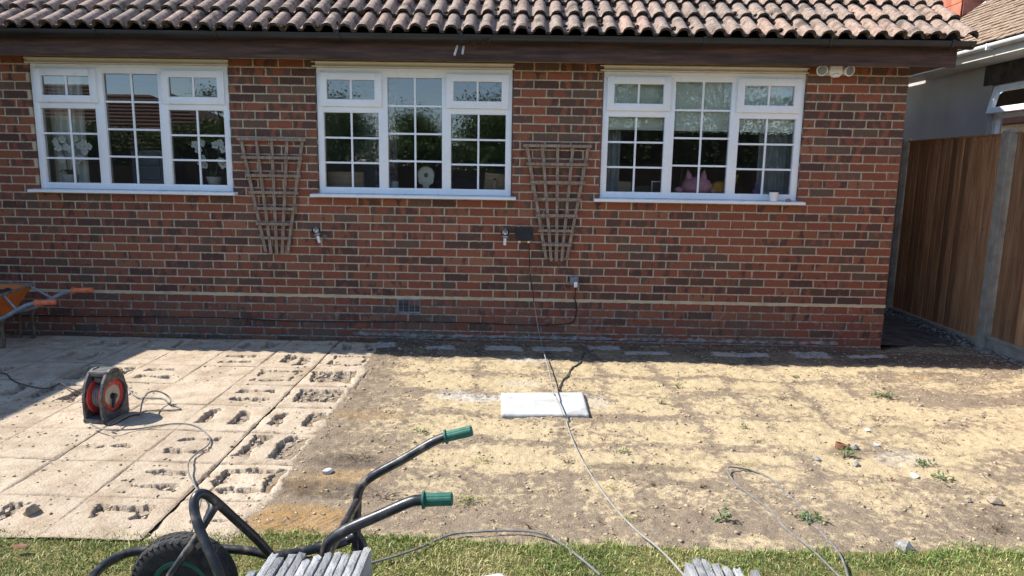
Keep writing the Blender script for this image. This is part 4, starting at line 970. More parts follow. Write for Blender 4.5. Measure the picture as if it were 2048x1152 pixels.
t = MB(); t.ball((c.x, .16, IZ+.03), (.035, .03, .035), 14, 10); t.ball((c.x, .155, IZ+.07), (.022, .02, .024), 14, 10); t.build('body', 'purple_plush', o, True)
for s_ in (-1, 1): t = MB(); t.ball((c.x+s_*.013, .16, IZ+.098), (.007, .006, .02), 8, 8); t.build('ear', 'purple_plush', o, True)

# ================================================================ FENCE AND NEIGHBOUR
FX = .95; FT = 1.925
def board_mesh(h):
    b = MB(); b.prism([(0, 0), (.112, 0), (.112, .006), (0, .014)], (0, 0, h), (0, 0, 0), (0, 1, 0), (-1, 0, 0)); return b.data('board', 'fence')
BM_ = board_mesh(1.80)
def panel(y0, y1, zb, label, xo=0.):
    t = thing('closeboard_fence', label, 'fence', (FX, (y0+y1)/2, zb), 'closeboard fence panels'); n_ = int(round((y1-y0)/.098)); R = random.Random(int(y0*100)+9)
    for i in range(n_):
        y = y0+(y1-y0-.112)*i/(n_-1); o = bpy.data.objects.new('board', BM_); o.location = (FX+.02+R.uniform(-.003, .003), y, zb); o.scale = (1, 1, (FT-zb)/1.80*R.uniform(.998, 1.002)); link(o, t)
    b = MB(); b.box(FX-.004, FX+.045, y0, y1, FT+.001, FT+.016); b.build('capping', 'fence', t)
    for z in (zb+.15, (zb+FT)/2, FT-.2): b = MB(); b.box(FX+.024, FX+.06, y0, y1, z, z+.04); b.build('rail', 'fence', t)
panel(.10, 1.68, .06, 'brown closeboard fence panel in shade beside the house corner')
panel(-1.76, -.04, .12, 'lighter brown closeboard fence panel at the right edge')
panel(-3.62, -1.89, .12, 'brown closeboard fence panel continuing along the garden, next past the second post')
panel(1.82, 3.5, .06, 'brown closeboard fence panel farthest down the side path')
for y, x_, lab in ((.03, FX, 'speckled concrete fence post between the dark and light panels'), (1.75, FX, 'pale concrete fence post far down the side path'), (-1.825, FX, 'concrete fence post further along the garden, out past the light panel'), (-3.69, FX, 'concrete fence post at the lawn edge')):
    t = thing('fence_post', lab, 'post', (x_, y, 0), 'concrete fence posts')
    b = MB(); b.box(x_-.045, x_+.06, y-.055, y+.055, -.2, FT+.012, None, .008); b.build('shaft', 'concrete', t)
    b = MB(); b.prism([(-.045, 0), (.06, 0), (.055, .018), (.03, .030), (-.015, .030), (-.04, .018)], (0, .108, 0), (x_, y-.054, FT+.013), (1, 0, 0), (0, 0, 1)); b.build('cap', 'concrete', t)
for y0, y1, lab in ((-1.77, -.03, 'concrete gravel board under the lighter fence panel'), (.09, 1.70, 'concrete gravel board under the shaded fence panel')):
    b = MB(); zt_ = .12 if y0 < 0 else .055
    b.box(FX-.005, FX+.035, y0, y1, -.15, zt_-.03); b.box(FX-.018, FX+.035, y0, y1, zt_-.03, zt_, None, .004); tag(b.build('gravel_board', 'concrete'), lab, 'gravel board', 'concrete gravel boards')
gv = MB(); R = random.Random(3)
for i in range(420):
    y = R.uniform(-.9, 2.2); x = FX-.02-abs(R.gauss(0, .11)); s = R.uniform(.003, .009) if i % 9 else R.uniform(.009, .018)
    z = (path_h(x, y) if y > .02 else gz(x, y)); mt = Matrix.Translation((x, y, float(z)+s*.3)) @ Matrix.Rotation(R.uniform(0, 3), 4, 'Z')
    gv.add([mt @ Vector((a*s*R.uniform(.6, 1.3), b_*s*R.uniform(.6, 1.1), c_*s*R.uniform(.4, .7))) for a in (-1, 1) for b_ in (-1, 1) for c_ in (-1, 1)],
           [(0, 1, 3, 2), (4, 6, 7, 5), (0, 4, 5, 1), (2, 3, 7, 6), (0, 2, 6, 4), (1, 5, 7, 3)])
tag(gv.build('gravel', 'gravel'), 'loose gravel and small rubble along the foot of the fence', 'gravel', kind='stuff')

NX = 2.45
nb = thing('neighbour_house', 'white rendered neighbouring house with old tiled roof behind the fence', 'house', (NX+2, 3, 0))
wa, wb = atX(1985, 168, NX), atX(2048, 240, NX); wy1 = wa.y; wy0 = wy1-1.15; wz1 = atX(1992, 168, NX).z; wz0 = wz1-1.15
b = MB(); b.box(NX, NX+.25, -4, wy0, -.1, 2.97); b.box(NX, NX+.25, wy1, 3.55, -.1, 2.97); b.box(NX, NX+.25, wy0, wy1, -.1, wz0); b.box(NX, NX+.25, wy0, wy1, wz1, 2.97); b.box(NX+.06, NX+.3, 3.55, 9, -.1, 2.97); b.build('wall', 'render_white', nb)
l0 = atX(1972, 140, NX); b = MB(); b.box(NX-.012, NX+.002, wy0-.2, l0.y, wz1-.005, atX(1990, 118, NX).z, None, .01); b.build('lintel', 'soil_floor', nb)
f = MB(); y0, y1, z0, z1 = wy0, wy1, wz0, wz1; xf = NX+.06
f.box(xf, xf+.06, y0, y0+.06, z0, z1); f.box(xf, xf+.06, y1-.06, y1, z0, z1); f.box(xf+.001, xf+.059, y0+.06, y1-.06, z1-.06, z1); f.box(xf+.001, xf+.059, y0+.06, y1-.06, z0, z0+.06); zt2 = z1-.36; f.box(xf+.001, xf+.059, y0+.06, y1-.06, zt2-.05, zt2)
nw = f.build('window', 'upvc', nb)
b = MB(); hinge = Matrix.Translation((xf, 0, z1-.03)) @ Matrix.Rotation(math.radians(12), 4, 'Y')
for (a, c_, d, e) in ((y0+.02, y0+.09, -.34, 0), (y1-.09, y1-.02, -.34, 0), (y0+.09, y1-.09, -.07, 0), (y0+.09, y1-.09, -.34, -.27)): b.box(-.045, 0, a, c_, d, e, hinge, .004)
b.build('open_sash', 'upvc', nw)
vs = [hinge @ Vector((-.02, y, z)) for y, z in ((y0+.08, -.28), (y1-.08, -.28), (y1-.08, -.06), (y0+.08, -.06))]; obj('pane', meshdata('pane', vs, [(0, 1, 2, 3)], 'glass'), nw)
obj('pane', meshdata('pane', [(xf+.03, y0+.05, z0+.05), (xf+.03, y1-.05, z0+.05), (xf+.03, y1-.05, zt2-.04), (xf+.03, y0+.05, zt2-.04)], [(0, 1, 2, 3)], 'glass'), nw)
b = MB(); b.box(NX+.9, NX+1., wy0-.5, wy1+.5, wz0-.5, wz1+.5); b.build('room_back', 'interior', nb)
b = MB(); b.box(2.06, NX+.002, -4, 5.2, 2.93, 2.965); b.box(2.04, 2.06, -4, 5.2, 2.93, 3.06); b.build('soffit_and_fascia', 'upvc_trim', nb)
b = MB(); n_ = 10
b.add(*[x for x in (lambda P_: (P_, [(i, i+1, n_+2+i, n_+1+i) for i in range(n_)]))([(2.0+.055*math.cos(math.pi+math.pi*i/n_), yy, 3.062+.055*math.sin(math.pi+math.pi*i/n_)) for yy in (-4, 5.2) for i in range(n_+1)])])
ng = b.build('gutter', 'upvc', nb)
for yy in (1.2, 2.1, 3.0): b = MB(); b.box(1.94, 2.03, yy, yy+.02, 2.995, 3.068); b.build('gutter_bracket', 'upvc', ng)
# old plain-tile roof laid course by course
sl_ = .75; R = random.Random(8); nr = MB(); L_ = math.hypot(1, sl_); ux = Vector((1/L_, 0, sl_/L_)); un = Vector((-sl_/L_, 0, 1/L_)); base = Vector((1.985, 0, 3.085)); YE = 4.35
for k in range(24):
    y = -4+R.uniform(-.1, 0)
    while y < YE:
        wd = .165; ye = min(y+wd-.006, YE+R.uniform(-.02, .02)); p_ = base+ux*(.10*k+R.uniform(-.007, .007)); lift = R.uniform(.0, .012)
        q_ = [p_+un*(.012+lift), p_+ux*.16+un*(-.004+lift*.3)]; th_ = -un*.012
        vs = [Vector((v.x, yy, v.z)) for v in (q_[0], q_[1], q_[0]+th_, q_[1]+th_) for yy in (y, ye)]
        nr.add(vs, [(0, 1, 3, 2), (4, 6, 7, 5), (0, 4, 5, 1), (2, 3, 7, 6), (0, 2, 6, 4), (1, 5, 7, 3)]); y += wd
nroof = nr.build('roof', 'plain_tile', nb); nroof['kind'] = 'stuff'
b = MB(); a0 = base-un*.02; b.add([(a0.x, -4, a0.z), (a0.x, YE, a0.z), (a0.x+2.2, YE, a0.z+2.2*sl_), (a0.x+2.2, -4, a0.z+2.2*sl_), (a0.x+4.6, -4, a0.z), (a0.x+4.6, YE, a0.z)], [(0, 1, 2, 3), (3, 2, 5, 4)]); b.build('roof_deck', 'soffit', nb)
b = MB(); b.prism([(2.5, 3.4), (4.0, 4.6), (4.0, 4.45), (2.6, 3.33)], (0, .05, 0), (0, YE+.16, 0)); b.build('bargeboard', 'upvc', nb)
# tile-hung red upper wall beyond the verge
e_ = atY(1920, 42, 4.75); rx = e_.x
th = thing('tile_hung_house', 'red tile-hung upper wall rising behind the neighbouring roof', 'house', (rx+1, 7, 0))
b = MB(); b.box(rx+.03, rx+3, 4.78, 10, 0, 6.5); b.build('wall', 'red_tile', th)
tb = MB(); tb.prism([(0, 0), (.012, 0), (.004, .23), (-.004, .23)], (0, .262, 0), (0, 0, 0), (-1, 0, 0), (0, 0, 1)); tmh = tb.data('hung_tile', 'red_tile')
tb = MB(); tb.prism([(0, 0), (.012, 0), (.004, .23), (-.004, .23)], (.262, 0, 0), (0, 0, 0), (0, -1, 0), (0, 0, 1)); tmf = tb.data('hung_tile', 'red_tile')
for k in range(13):
    for j in range(12):
        o = bpy.data.objects.new('hung_tile', tmh); o.location = (rx+.012, 4.77+.268*j+(.134 if k % 2 else 0)-.13*(k % 2), 3.2+.19*k); link(o, th)
        if j < 5: o = bpy.data.objects.new('hung_tile', tmf); o.location = (rx+.03+.268*j+(.134 if k % 2 else 0), 4.768, 3.2+.19*k); link(o, th)

# ================================================================ CABLE REEL
c = on_ground(198, 846); cz = .026
RX = Matrix.Translation((c.x-.01, c.y+.10, cz)) @ Matrix.Rotation(math.radians(84), 4, 'Z')   # reel axis turned a little towards the right
reel = thing('cable_reel', 'dusty red and grey cable reel standing on the mortar beds', 'cable reel', (c.x, c.y, cz))
def wr(b): b.v = [tuple(RX @ Vector(v)) for v in b.v]; return b
outer = [(-.112, 0), (.112, 0), (.117, .05), (.117, .15), (.092, .235), (.055, .288), (.02, .302), (-.02, .302), (-.055, .288), (-.092, .235), (-.117, .15), (-.117, .05)]
DC = Vector((0, 0, .135))
for sy, nm in ((-.062, 'front_plate'), (.048, 'rear_plate')):
    b = MB(); k = len(outer); inner = [(.102*math.cos(2*math.pi*(i+.5)/k-math.pi/2-.26), .135+.102*math.sin(2*math.pi*(i+.5)/k-math.pi/2-.26)) for i in range(k)]
    # plate with a round opening: outer ring to inner ring, both faces and both rims
    vs = [(x, sy, z) for x, z in outer]+[(x, sy, z) for x, z in inner]+[(x, sy+.014, z) for x, z in outer]+[(x, sy+.014, z) for x, z in inner]
    fs = []
    io = [min(range(k), key=lambda j: (inner[j][0]-outer[i][0])**2+(inner[j][1]-outer[i][1])**2) for i in range(k)]
    st = io[0]
    for i in range(k):
        a, a2 = i, (i+1) % k; q, q2 = k+(st+i) % k, k+(st+i+1) % k
        fs += [(a, a2, q2, q), (2*k+a, 2*k+q, 2*k+q2, 2*k+a2), (a, 2*k+a, 2*k+a2, a2), (q, q2, 2*k+q2, 2*k+q)]
    b.add(vs, fs); wr(b).build(nm, 'reel_plastic', reel)
b = MB(); b.box(-.06, .06, -.062, .062, .262, .296, None, .012); b.box(-.05, .05, -.03, .03, .225, .258, None, .008); wr(b).build('handle', 'reel_plastic', reel)
b = MB(); b.box(-.118, .118, -.066, .066, -.004, .022, None, .006); wr(b).build('base', 'reel_plastic', reel)
for sy in (-.045, .034):
    b = MB(); b.lathe([(.03, 0), (.106, 0), (.110, .006), (.106, .010), (.03, .010)], (0, sy, .135), (0, 1, 0), 40); fl = wr(b).build('drum_flange', 'red_plastic', reel, True)
    for k in range(14):
        a = 2*math.pi*k/14; b = MB(); mt = Matrix.Translation((.082*math.cos(a), sy-.002 if sy < 0 else sy+.012, .135+.082*math.sin(a))) @ Matrix.Rotation(-a, 4, 'Y'); b.box(-.006, .006, -.0015, .0015, -.012, .012, mt, .001); wr(b).build('flange_rib', 'red_plastic', fl)
b = MB(); b.lathe([(.055, -.034), (.055, .034)], DC, (0, 1, 0), 28); wr(b).build('drum', 'reel_plastic', reel, True)
b = MB(); b.lathe([(.0, -.050), (.058, -.050), (.064, -.046), (.064, -.040)], DC, (0, 1, 0), 32); wr(b).build('socket_disc', 'dusty_disc', reel, True)
b = MB(); b.lathe([(.0, -.078), (.015, -.076), (.018, -.050)], DC+Vector((-.008, 0, .0)), (0, 1, 0), 16); b.tube([(-.008, -.066, .135), (-.03, -.070, .085), (-.034, -.072, .07)], .010, 10); wr(b).build('crank', 'black_plastic', reel, True)
b = MB()
for k in range(5):
    yy = -.026+.013*k; b.lathe([(.074+.006*math.cos(q*math.pi/3), yy+.006*math.sin(q*math.pi/3)) for q in range(6)], DC, (0, 1, 0), 30, True)
wr(b).build('wound_cable', 'cable_grey', reel, True)

# ================================================================ CABLES ON THE GROUND
def gp(u, v, lift=.005, z=None):
    if z is not None: p_ = atZ(u, v, z); return Vector((p_.x, p_.y, z))
    p_ = on_ground(u, v); return p_+Vector((0, 0, lift))
def pad(u, v, z=.031): return gp(u, v, z=z)
q = lambda *l: [pad(*a) for a in l]
cable(q((-60, 745), (0, 746), (14, 749), (22, 758), (45, 769), (90, 777))+[pad(110, 772, .05), pad(122, 767, .055), pad(140, 777, .05), pad(165, 784, .045)], .0043, 'cable_black', 'black cable running in from the left shade to the back of the reel')
cable([pad(232, 783, .06), pad(245, 775, .065), pad(253, 769, .06), pad(256, 777, .05), pad(266, 788), pad(278, 795), pad(300, 796), pad(325, 797), pad(335, 804), pad(352, 812), pad(360, 818), pad(345, 820), pad(318, 820), pad(288, 823), pad(281, 829, .05), pad(282, 818, .09), pad(285, 803, .12), pad(293, 788, .12), pad(310, 782, .11), pad(328, 787, .09), pad(340, 797, .06), pad(340, 806, .05), pad(330, 800, .045)], .0048, 'cable_grey', 'grey cable looping in the air to the right of the reel', per=7)
cable([pad(206, 838, .10), pad(210, 848, .06), pad(222, 851, .05), pad(240, 843, .05), pad(262, 832, .05), pad(282, 829, .048)], .0052, 'cable_black', 'short black lead from the crank side of the reel')
pts = [pad(180, 847, .06), pad(195, 855, .05), pad(220, 860, .05), pad(262, 859), pad(300, 854), pad(340, 848), pad(370, 847), pad(395, 853), pad(412, 866), pad(420, 880), pad(414, 892), pad(398, 903), pad(384, 915), pad(377, 925, .05), pad(376, 940, .05), pad(381, 956, .05), pad(392, 975, .05), pad(400, 990, .06), pad(400, 1010, .05), pad(392, 1030, .05), pad(384, 1062, .045)]
cable(pts, .0043, 'cable_grey', 'grey cable snaking from the reel down towards the green-handled barrow')
# lead hanging from the junction box down the wall, out over the slab and across to the lawn
pts = [JB, JB+Vector((.012, 0, -.12)), atY(1060, 545, -.03), atY(1066, 585, -.05), atY(1068, 606, -.07)]
cable(pts, .0042, 'cable_black', 'dark thin lead hanging from the black junction box', name='hanging_lead')
pts = [atY(1068, 604, -.068), atY(1072, 630, -.1), atY(1077, 660, -.2)]+[gp(1082, 690, .03), gp(1089, 718, .035), gp(1098, 755, .05), atZ(1106, 782, .075), atZ(1111, 792, .055), atZ(1121, 815, .052), atZ(1126, 829, .05), gp(1131, 842, .02), gp(1138, 862), gp(1152, 897), gp(1172, 935), gp(1200, 978), gp(1232, 1020), gp(1275, 1065), gp(1310, 1100, .02), gp(1350, 1140, .02), gp(1400, 1200, .02)]
cable(pts, .0043, 'cable_pale', 'pale grey cable running from the wall across the white slab to the lawn')
cable([gp(1700, 1180, .02), gp(1680, 1120, .02), gp(1650, 1075), gp(1610, 1025), gp(1570, 985), gp(1540, 958), gp(1505, 945), gp(1470, 942, .02), gp(1456, 944, .025), gp(1457, 956, .02), gp(1475, 972), gp(1498, 990), gp(1535, 1020), gp(1575, 1062), gp(1620, 1105, .02), gp(1680, 1165, .02)], .0043, 'cable_grey', 'grey cable doubled back in a long loop on the sand at the right')
cable([gp(560, 1150, .02), gp(650, 1150, .02), gp(740, 1136, .02), gp(830, 1108, .02), gp(900, 1082, .02), gp(960, 1072, .02), gp(1020, 1070, .02), gp(1075, 1074, .02), gp(1115, 1090, .02), gp(1160, 1125, .02), gp(1200, 1160, .02)], .0048, 'cable_grey', 'grey cable arching over the lawn edge right of the green-handled barrow')

# ================================================================ WHITE SLAB
cs = [atZ(*p_, .02) for p_ in ((1003, 828), (1178, 828), (1166, 784), (1002, 785))]; cs = [Vector((p_.x, p_.y, 0)) for p_ in cs]
def slab_mesh(corners, z0, th, seed, nx=40, ny=30, amp=.0010):
    A, B, C, D = [np.array(p_[:2]) for p_ in corners]; U, V_ = np.meshgrid(np.linspace(0, 1, nx), np.linspace(0, 1, ny))
    P_ = (A*(1-U[..., None])+B*U[..., None])*(1-V_[..., None])+(D*(1-U[..., None])+C*U[..., None])*V_[..., None]
    e = np.minimum(np.minimum(U, 1-U), np.minimum(V_, 1-V_)); w_ = (e == 0)*1.
    P_ = P_+(w_*.004)[..., None]*(np.stack([vn(P_[..., 0]*60, P_[..., 1]*60, seed), vn(P_[..., 0]*60, P_[..., 1]*60, seed+5)], -1)-.5)
    Z = z0+th+(fbm(P_[..., 0]*9, P_[..., 1]*9, seed, 4)-.47)*amp*4
    top = np.concatenate([P_, Z[..., None]], -1).reshape(-1, 3); bot = top.copy(); bot[:, 2] = z0
    i = np.arange(ny-1)[:, None]*nx+np.arange(nx-1)[None, :]; Q = np.stack([i, i+1, i+nx+1, i+nx], -1).reshape(-1, 4); n_ = nx*ny
    ring = list(range(nx))+[nx*r+nx-1 for r in range(1, ny)]+[nx*(ny-1)+k for k in range(nx-2, -1, -1)]+[nx*r for r in range(ny-2, 0, -1)]
    S = np.array([(ring[k], n_+ring[k], n_+ring[(k+1) % len(ring)], ring[(k+1) % len(ring)]) for k in range(len(ring))])
    me = fast_mesh('slab', np.concatenate([top, bot]), np.concatenate([Q, Q[:, ::-1]+n_, S]), 'wslab'); return me
o = obj('paving_slab', slab_mesh(cs, -.012, .030, 3)); tag(o, 'white riven paving slab lying alone on the sand in the middle', 'slab')
t = atZ(985, 1149, .05); cs = [Vector((t.x-.02, t.y-.62, 0)), Vector((t.x+.42, t.y-.40, 0)), Vector((t.x+.03, t.y+.01, 0)), Vector((t.x-.45, t.y-.14, 0))]
o = obj('paving_slab', slab_mesh([cs[0], cs[1], cs[2], cs[3]], .02, .03, 8)); tag(o, 'white slab lying flat on the lawn with just its tip in frame', 'slab')

# crack in the earth by the slab
b = MB(); cr = [on_ground(u, v) for u, v in ((1168, 706), (1158, 728), (1144, 738), (1136, 752), (1124, 766), (1117, 782))]
vs = []; fs = []; R = random.Random(2)
for i, p_ in enumerate(smooth_path(cr, 5)):
    w_ = .006+R.uniform(-.003, .003); vs += [(p_.x-w_, p_.y, gz(p_.x, p_.y)+.010), (p_.x+w_, p_.y, gz(p_.x, p_.y)+.010), (p_.x, p_.y, gz(p_.x, p_.y)-.01)]
for i in range(len(vs)//3-1): fs += [(3*i, 3*i+1, 3*i+4, 3*i+3), (3*i, 3*i+3, 3*i+5, 3*i+2), (3*i+1, 3*i+2, 3*i+5, 3*i+4)]
tag(obj('dry_root', meshdata('dry_root', vs, fs, 'soil_floor')), 'dark crooked root or crack running from the shade to the white slab', 'root')

# ================================================================ STACKS OF SLABS ON EDGE
def edge_slab(x, y_far, z_top, th, tilt, seed, label, grp, length=.6, yaw=0.):
    R = random.Random(seed); ny, nz = 30, 4; vs = []; fs = []
    prof = [(-th/2, 0), (-th/2, z_top-.003), (-th/2+.002, z_top), (0, z_top+.001), (th/2-.002, z_top), (th/2, z_top-.003), (th/2, 0)]
    k = len(prof)
    for i in range(ny+1):
        yy = -length*i/ny
        for j, (px_, pz_) in enumerate(prof):
            r = .0011 if 0 < j < k-1 else 0
            vs.append((px_+R.uniform(-r, r)*.6+(R.uniform(-.002, .002) if i == 0 else 0), yy+(R.uniform(-.010, .006) if i == 0 else 0), pz_+R.uniform(-r, r)))
    for i in range(ny): fs += [(i*k+j, (i+1)*k+j, (i+1)*k+j+1, i*k+j+1) for j in range(k-1)]
    fs += [tuple(range(k)), tuple(range(ny*k+k-1, ny*k-1, -1))]
    o = obj('paving_slab', meshdata('paving_slab', vs, fs, 'slab'), None, (x, y_far, 0.), (0, tilt, yaw)); tag(o, label, 'slab', grp)
ORD = ['first', 'second', 'third', 'fourth', 'fifth', 'sixth', 'seventh', 'eighth', 'ninth', 'tenth', 'eleventh', 'twelfth']
ZT = .45
tops = [(576, 1142), (594, 1107), (607, 1116), (625, 1108), (643, 1107), (656, 1119), (673, 1112), (690, 1107), (708, 1105), (726, 1108), (737, 1101), (749, 1096)]
for i, (u, v) in enumerate(tops):
    zt = ZT+random.Random(i).uniform(-.004, .004); p_ = atZ(u, v, zt)
    edge_slab(-4.055+.0257*i+.001, p_.y, zt, .0225+.0015*random.Random(i+5).random(), .02, 40+i, 'grey riven slab on edge, %s from the left in the stack by the green-handled barrow' % ORD[i], 'slabs on edge by the barrow')
tops = [(1363, 1124), (1376, 1115), (1392, 1118), (1413, 1128), (1434, 1132), (1454, 1134), (1489, 1138)]
xs_ = [atZ(u, v, ZT).x for u, v in tops]
for i, (u, v) in enumerate(tops):
    p_ = atZ(u, v, ZT-.002*i)
    edge_slab(xs_[i]+.002*i, p_.y, ZT-.002*i, .021, .05, 60+i, 'pale slab on edge, %s from the left in the right-hand stack at the bottom edge' % ORD[i], 'slabs on edge at the bottom right')

# ================================================================ GREEN-HANDLED BARROW
WC = Vector((-4.432, -4.205, .165)); WR = .172
bar = thing('wheelbarrow', 'black tubular barrow with green handle grips and one wheel, on the lawn', 'wheelbarrow', (-4.1, -4.2, 0))
YFar, YNear = -3.95, -4.42
def grip(b, a, d, r=.0215, L=.115):
    n_ = 32; d = Vector(d).normalized(); u_ = d.cross(Vector((0, 0, 1))).normalized(); w_ = d.cross(u_); vs = []
    hs = [(0, r*1.35), (.006, r*1.35), (.0065, r), (L-.004, r), (L, r*.82)]
    for h, rr in hs:
        for j in range(n_):
            an = 2*math.pi*j/n_; q_ = rr*(1-.06*(j % 4 == 0)) if .006 < h else rr; vs.append(Vector(a)+d*h+(u_*math.cos(an)+w_*math.sin(an))*q_)
    fs = [(i*n_+j, i*n_+(j+1) % n_, (i+1)*n_+(j+1) % n_, (i+1)*n_+j) for i in range(len(hs)-1) for j in range(n_)]+[tuple(range(n_-1, -1, -1)), tuple(range((len(hs)-1)*n_, len(hs)*n_))]
    return b.add(vs, fs)
TR = .0165
for Y_, P_, nm in ((YFar, [(940, 862), (890, 874), (862, 886), (800, 922), (752, 948), (726, 968), (716, 990), (714, 1020), (713, 1060), (712, 1120)], 0), (YNear, [(900, 998), (845, 1000), (820, 1004), (760, 1030), (700, 1056), (664, 1078), (652, 1100), (650, 1130), (650, 1190)], 1)):
    w_ = [atY(u, v, Y_) for u, v in P_]; end = w_[-1].copy()
    path = [w_[1]+(w_[0]-w_[1])*.3]+w_[1:]+[Vector((end.x, Y_, .20)), Vector((end.x-.03, Y_, .185)), Vector((-4.0, Y_+(.03 if nm else -.03), .18)), Vector((-4.2, -4.08 if nm == 0 else -4.33, .185))]
    b = MB(); b.tube(smooth_path(path, 5), TR, 14); b.build('handle_tube', 'btube', bar, True)
    b = MB(); grip(b, w_[1], w_[0]-w_[1], .0195, (w_[0]-w_[1]).length+.008); b.build('grip', 'green_grip', bar)
    xl = end.x+.03; b = MB(); b.tube(smooth_path([(xl-.03, Y_-.0, .22), (xl, Y_, .16), (xl+.01, Y_, .02), (xl-.05, Y_, .008), (xl-.12, Y_, .02), (xl-.17, Y_, .17)], 5), TR*.9, 10); b.build('leg', 'btube', bar, True)
a, c_ = atY(719, 1000, YFar), atY(654, 1112, YNear); b = MB(); b.tube([a+Vector((-.005, .012, 0)), c_+Vector((0, -.012, 0))], .0135, 12); b.build('crossbar', 'btube', bar, True)
# nose loop round the wheel
loop = [(-4.17, -4.06, .175), (-4.28, -4.062, .20), (-4.40, -4.065, .205), (-4.58, -4.07, .20), (-4.675, -4.09, .20), (-4.715, -4.15, .20), (-4.722, -4.21, .20), (-4.70, -4.28, .20), (-4.64, -4.325, .20), (-4.55, -4.34, .195), (-4.38, -4.345, .19), (-4.2, -4.35, .18)]
b = MB(); b.tube(smooth_path(loop, 5), .0155, 12); b.build('nose_loop', 'btube', bar, True)
ap = [atY(562, 1136, -4.08), atY(520, 1085, -4.11), atY(470, 1038, -4.15), atY(428, 1000, -4.19), atY(409, 988, -4.21), atY(395, 990, -4.23), atY(388, 1006, -4.25), atY(391, 1032, -4.27), atY(404, 1070, -4.30), atY(423, 1112, -4.33), atY(440, 1152, -4.35), atY(452, 1190, -4.36), Vector((-4.19, -4.36, .2))]
b = MB(); b.tube(smooth_path(ap, 5), .0155, 12); b.build('guard_hoop', 'btube', bar, True)
b = MB(); b.tube([atY(432, 1012, -4.19), atY(388, 1082, -4.25), atY(340, 1150, -4.31), Vector((WC.x+.015, -4.315, WC.z))], .0125, 10); b.build('brace', 'btube', bar, True)
b = MB(); b.box(-4.18, -3.86, -4.36, -4.03, .150, .166, None, .004); b.build('bed_plate', 'btube', bar)
# wheel
b = MB(); tw = .042; tr_ = .034
prof = [(WR-.078, -tw*.72), (WR-.055, -tw*.98), (WR-.03, -tw), (WR-.010, -tw*.82), (WR-.003, -tw*.62), (WR-.001, -tw*.3), (WR, 0), (WR-.001, tw*.3), (WR-.003, tw*.62), (WR-.010, tw*.82), (WR-.03, tw), (WR-.055, tw*.98), (WR-.078, tw*.72)]
b.lathe(prof, WC, (0, 1, 0), 56)
wheel = b.build('wheel', 'tyre', bar, True); wheel['label'] = 'black pneumatic tyre with block tread'
b = MB()
for i in range(44):
    for j, yy in enumerate((-.031, -.0105, .0105, .031)):
        a = 2*math.pi*(i+(.5 if j % 2 else 0))/44; mt = Matrix.Translation(WC) @ Matrix.Rotation(a, 4, 'Y') @ Matrix.Translation((WR-(.0080 if abs(yy) > .02 else .0006), yy, 0)) @ Matrix.Rotation((.55 if yy > 0 else -.55)*(abs(yy) > .02), 4, 'Z') @ Matrix.Rotation(.5 if j % 2 else -.5, 4, 'X')
        b.box(-.004, .0014, -.0075, .0075, -.0078, .0078, mt)
b.build('tread', 'tyre', wheel)
b = MB(); b.lathe([(WR-.074, -.030), (WR-.080, -.034), (WR-.092, -.030), (WR-.096, -.012), (WR-.096, .012), (WR-.092, .030), (WR-.080, .034), (WR-.074, .030)], WC, (0, 1, 0), 40); b.build('rim', 'green_rim', wheel, True)
for k in range(5):
    a = 2*math.pi*k/5+.3; mt = Matrix.Translation(WC) @ Matrix.Rotation(a, 4, 'Y'); b = MB(); b.box(.018, WR-.094, -.006, .006, -.013, .013, mt, .003); b.build('spoke', 'green_rim', wheel)
b = MB(); b.lathe([(.022, -.05), (.022, .05)], WC, (0, 1, 0), 18); b.tube([WC+Vector((0, -.15, 0)), WC+Vector((0, .15, 0))], .008, 10); b.build('hub', 'metal', wheel, True)

# ================================================================ ORANGE WHEELBARROW IN THE SHADE
ob = thing('wheelbarrow', 'orange wheelbarrow with orange grips parked in the shade by the wall', 'wheelbarrow', (-8.1, -.6, 0))
YA, YB = -.42, -.78                                # far and near handles
for Y_, g0, g1, bend in ((YA, (185, 580), (146, 581), (118, 590)), (YB, (110, 604), (72, 606), (48, 613))):
    a, c_, d = atY(*g0, Y_), atY(*g1, Y_), atY(*bend, Y_)
    b = MB(); b.tube(smooth_path([c_+(a-c_)*.3, c_, d, Vector((d.x-.30, Y_, d.z-.14)), Vector((-8.2, Y_-.0, .20)), Vector((-8.75, (YA+YB)/2+(.06 if Y_ == YA else -.06), .19))], 5), .0165, 12); b.build('handle_tube', 'grey_tube', ob, True)
    b = MB(); grip(b, c_, a-c_, .0225, (a-c_).length); b.build('grip', 'orange_grip', ob, True)
    lx = atY(20, 690, -.6).x
    b = MB(); b.tube(smooth_path([(lx+.12, Y_, .29), (lx+.085, Y_, .2), (lx+.09, Y_, .06), (lx+.05, Y_, .012), (lx-.08, Y_, .012), (lx-.3, Y_, .10), (lx-.5, Y_, .2)], 5), .014, 10); b.build('leg', 'rust_tube', ob, True)
    b = MB(); b.tube([(lx-.02, Y_, .26), (lx-.035, Y_, .02)], .011, 8); b.build('leg_strut', 'rust_tube', ob, True)
    b = MB(); b.tube([atY(*( (62, 574) if Y_ == YA else (8, 592)), Y_+.06), Vector((d.x-.06, Y_, d.z-.03))], .009, 8); b.build('pan_brace', 'grey_tube', ob, True)
yt0, yt1 = YB-.10, YA+.10; xr = atY(64, 570, YA+.08).x; zt = atY(64, 570, YA+.08).z
T4 = [(atY(-18, 600, yt0).x, yt0, zt-.02), (xr, yt1, zt+.0), (xr-.95, yt1-.04, zt+.02), (xr-.95, yt0+.04, zt+.02)]; B4 = [(xr-.02, YB+.02, .27), (xr-.10, YA-.02, .27), (xr-.72, YA-.06, .24), (xr-.72, YB+.06, .24)]
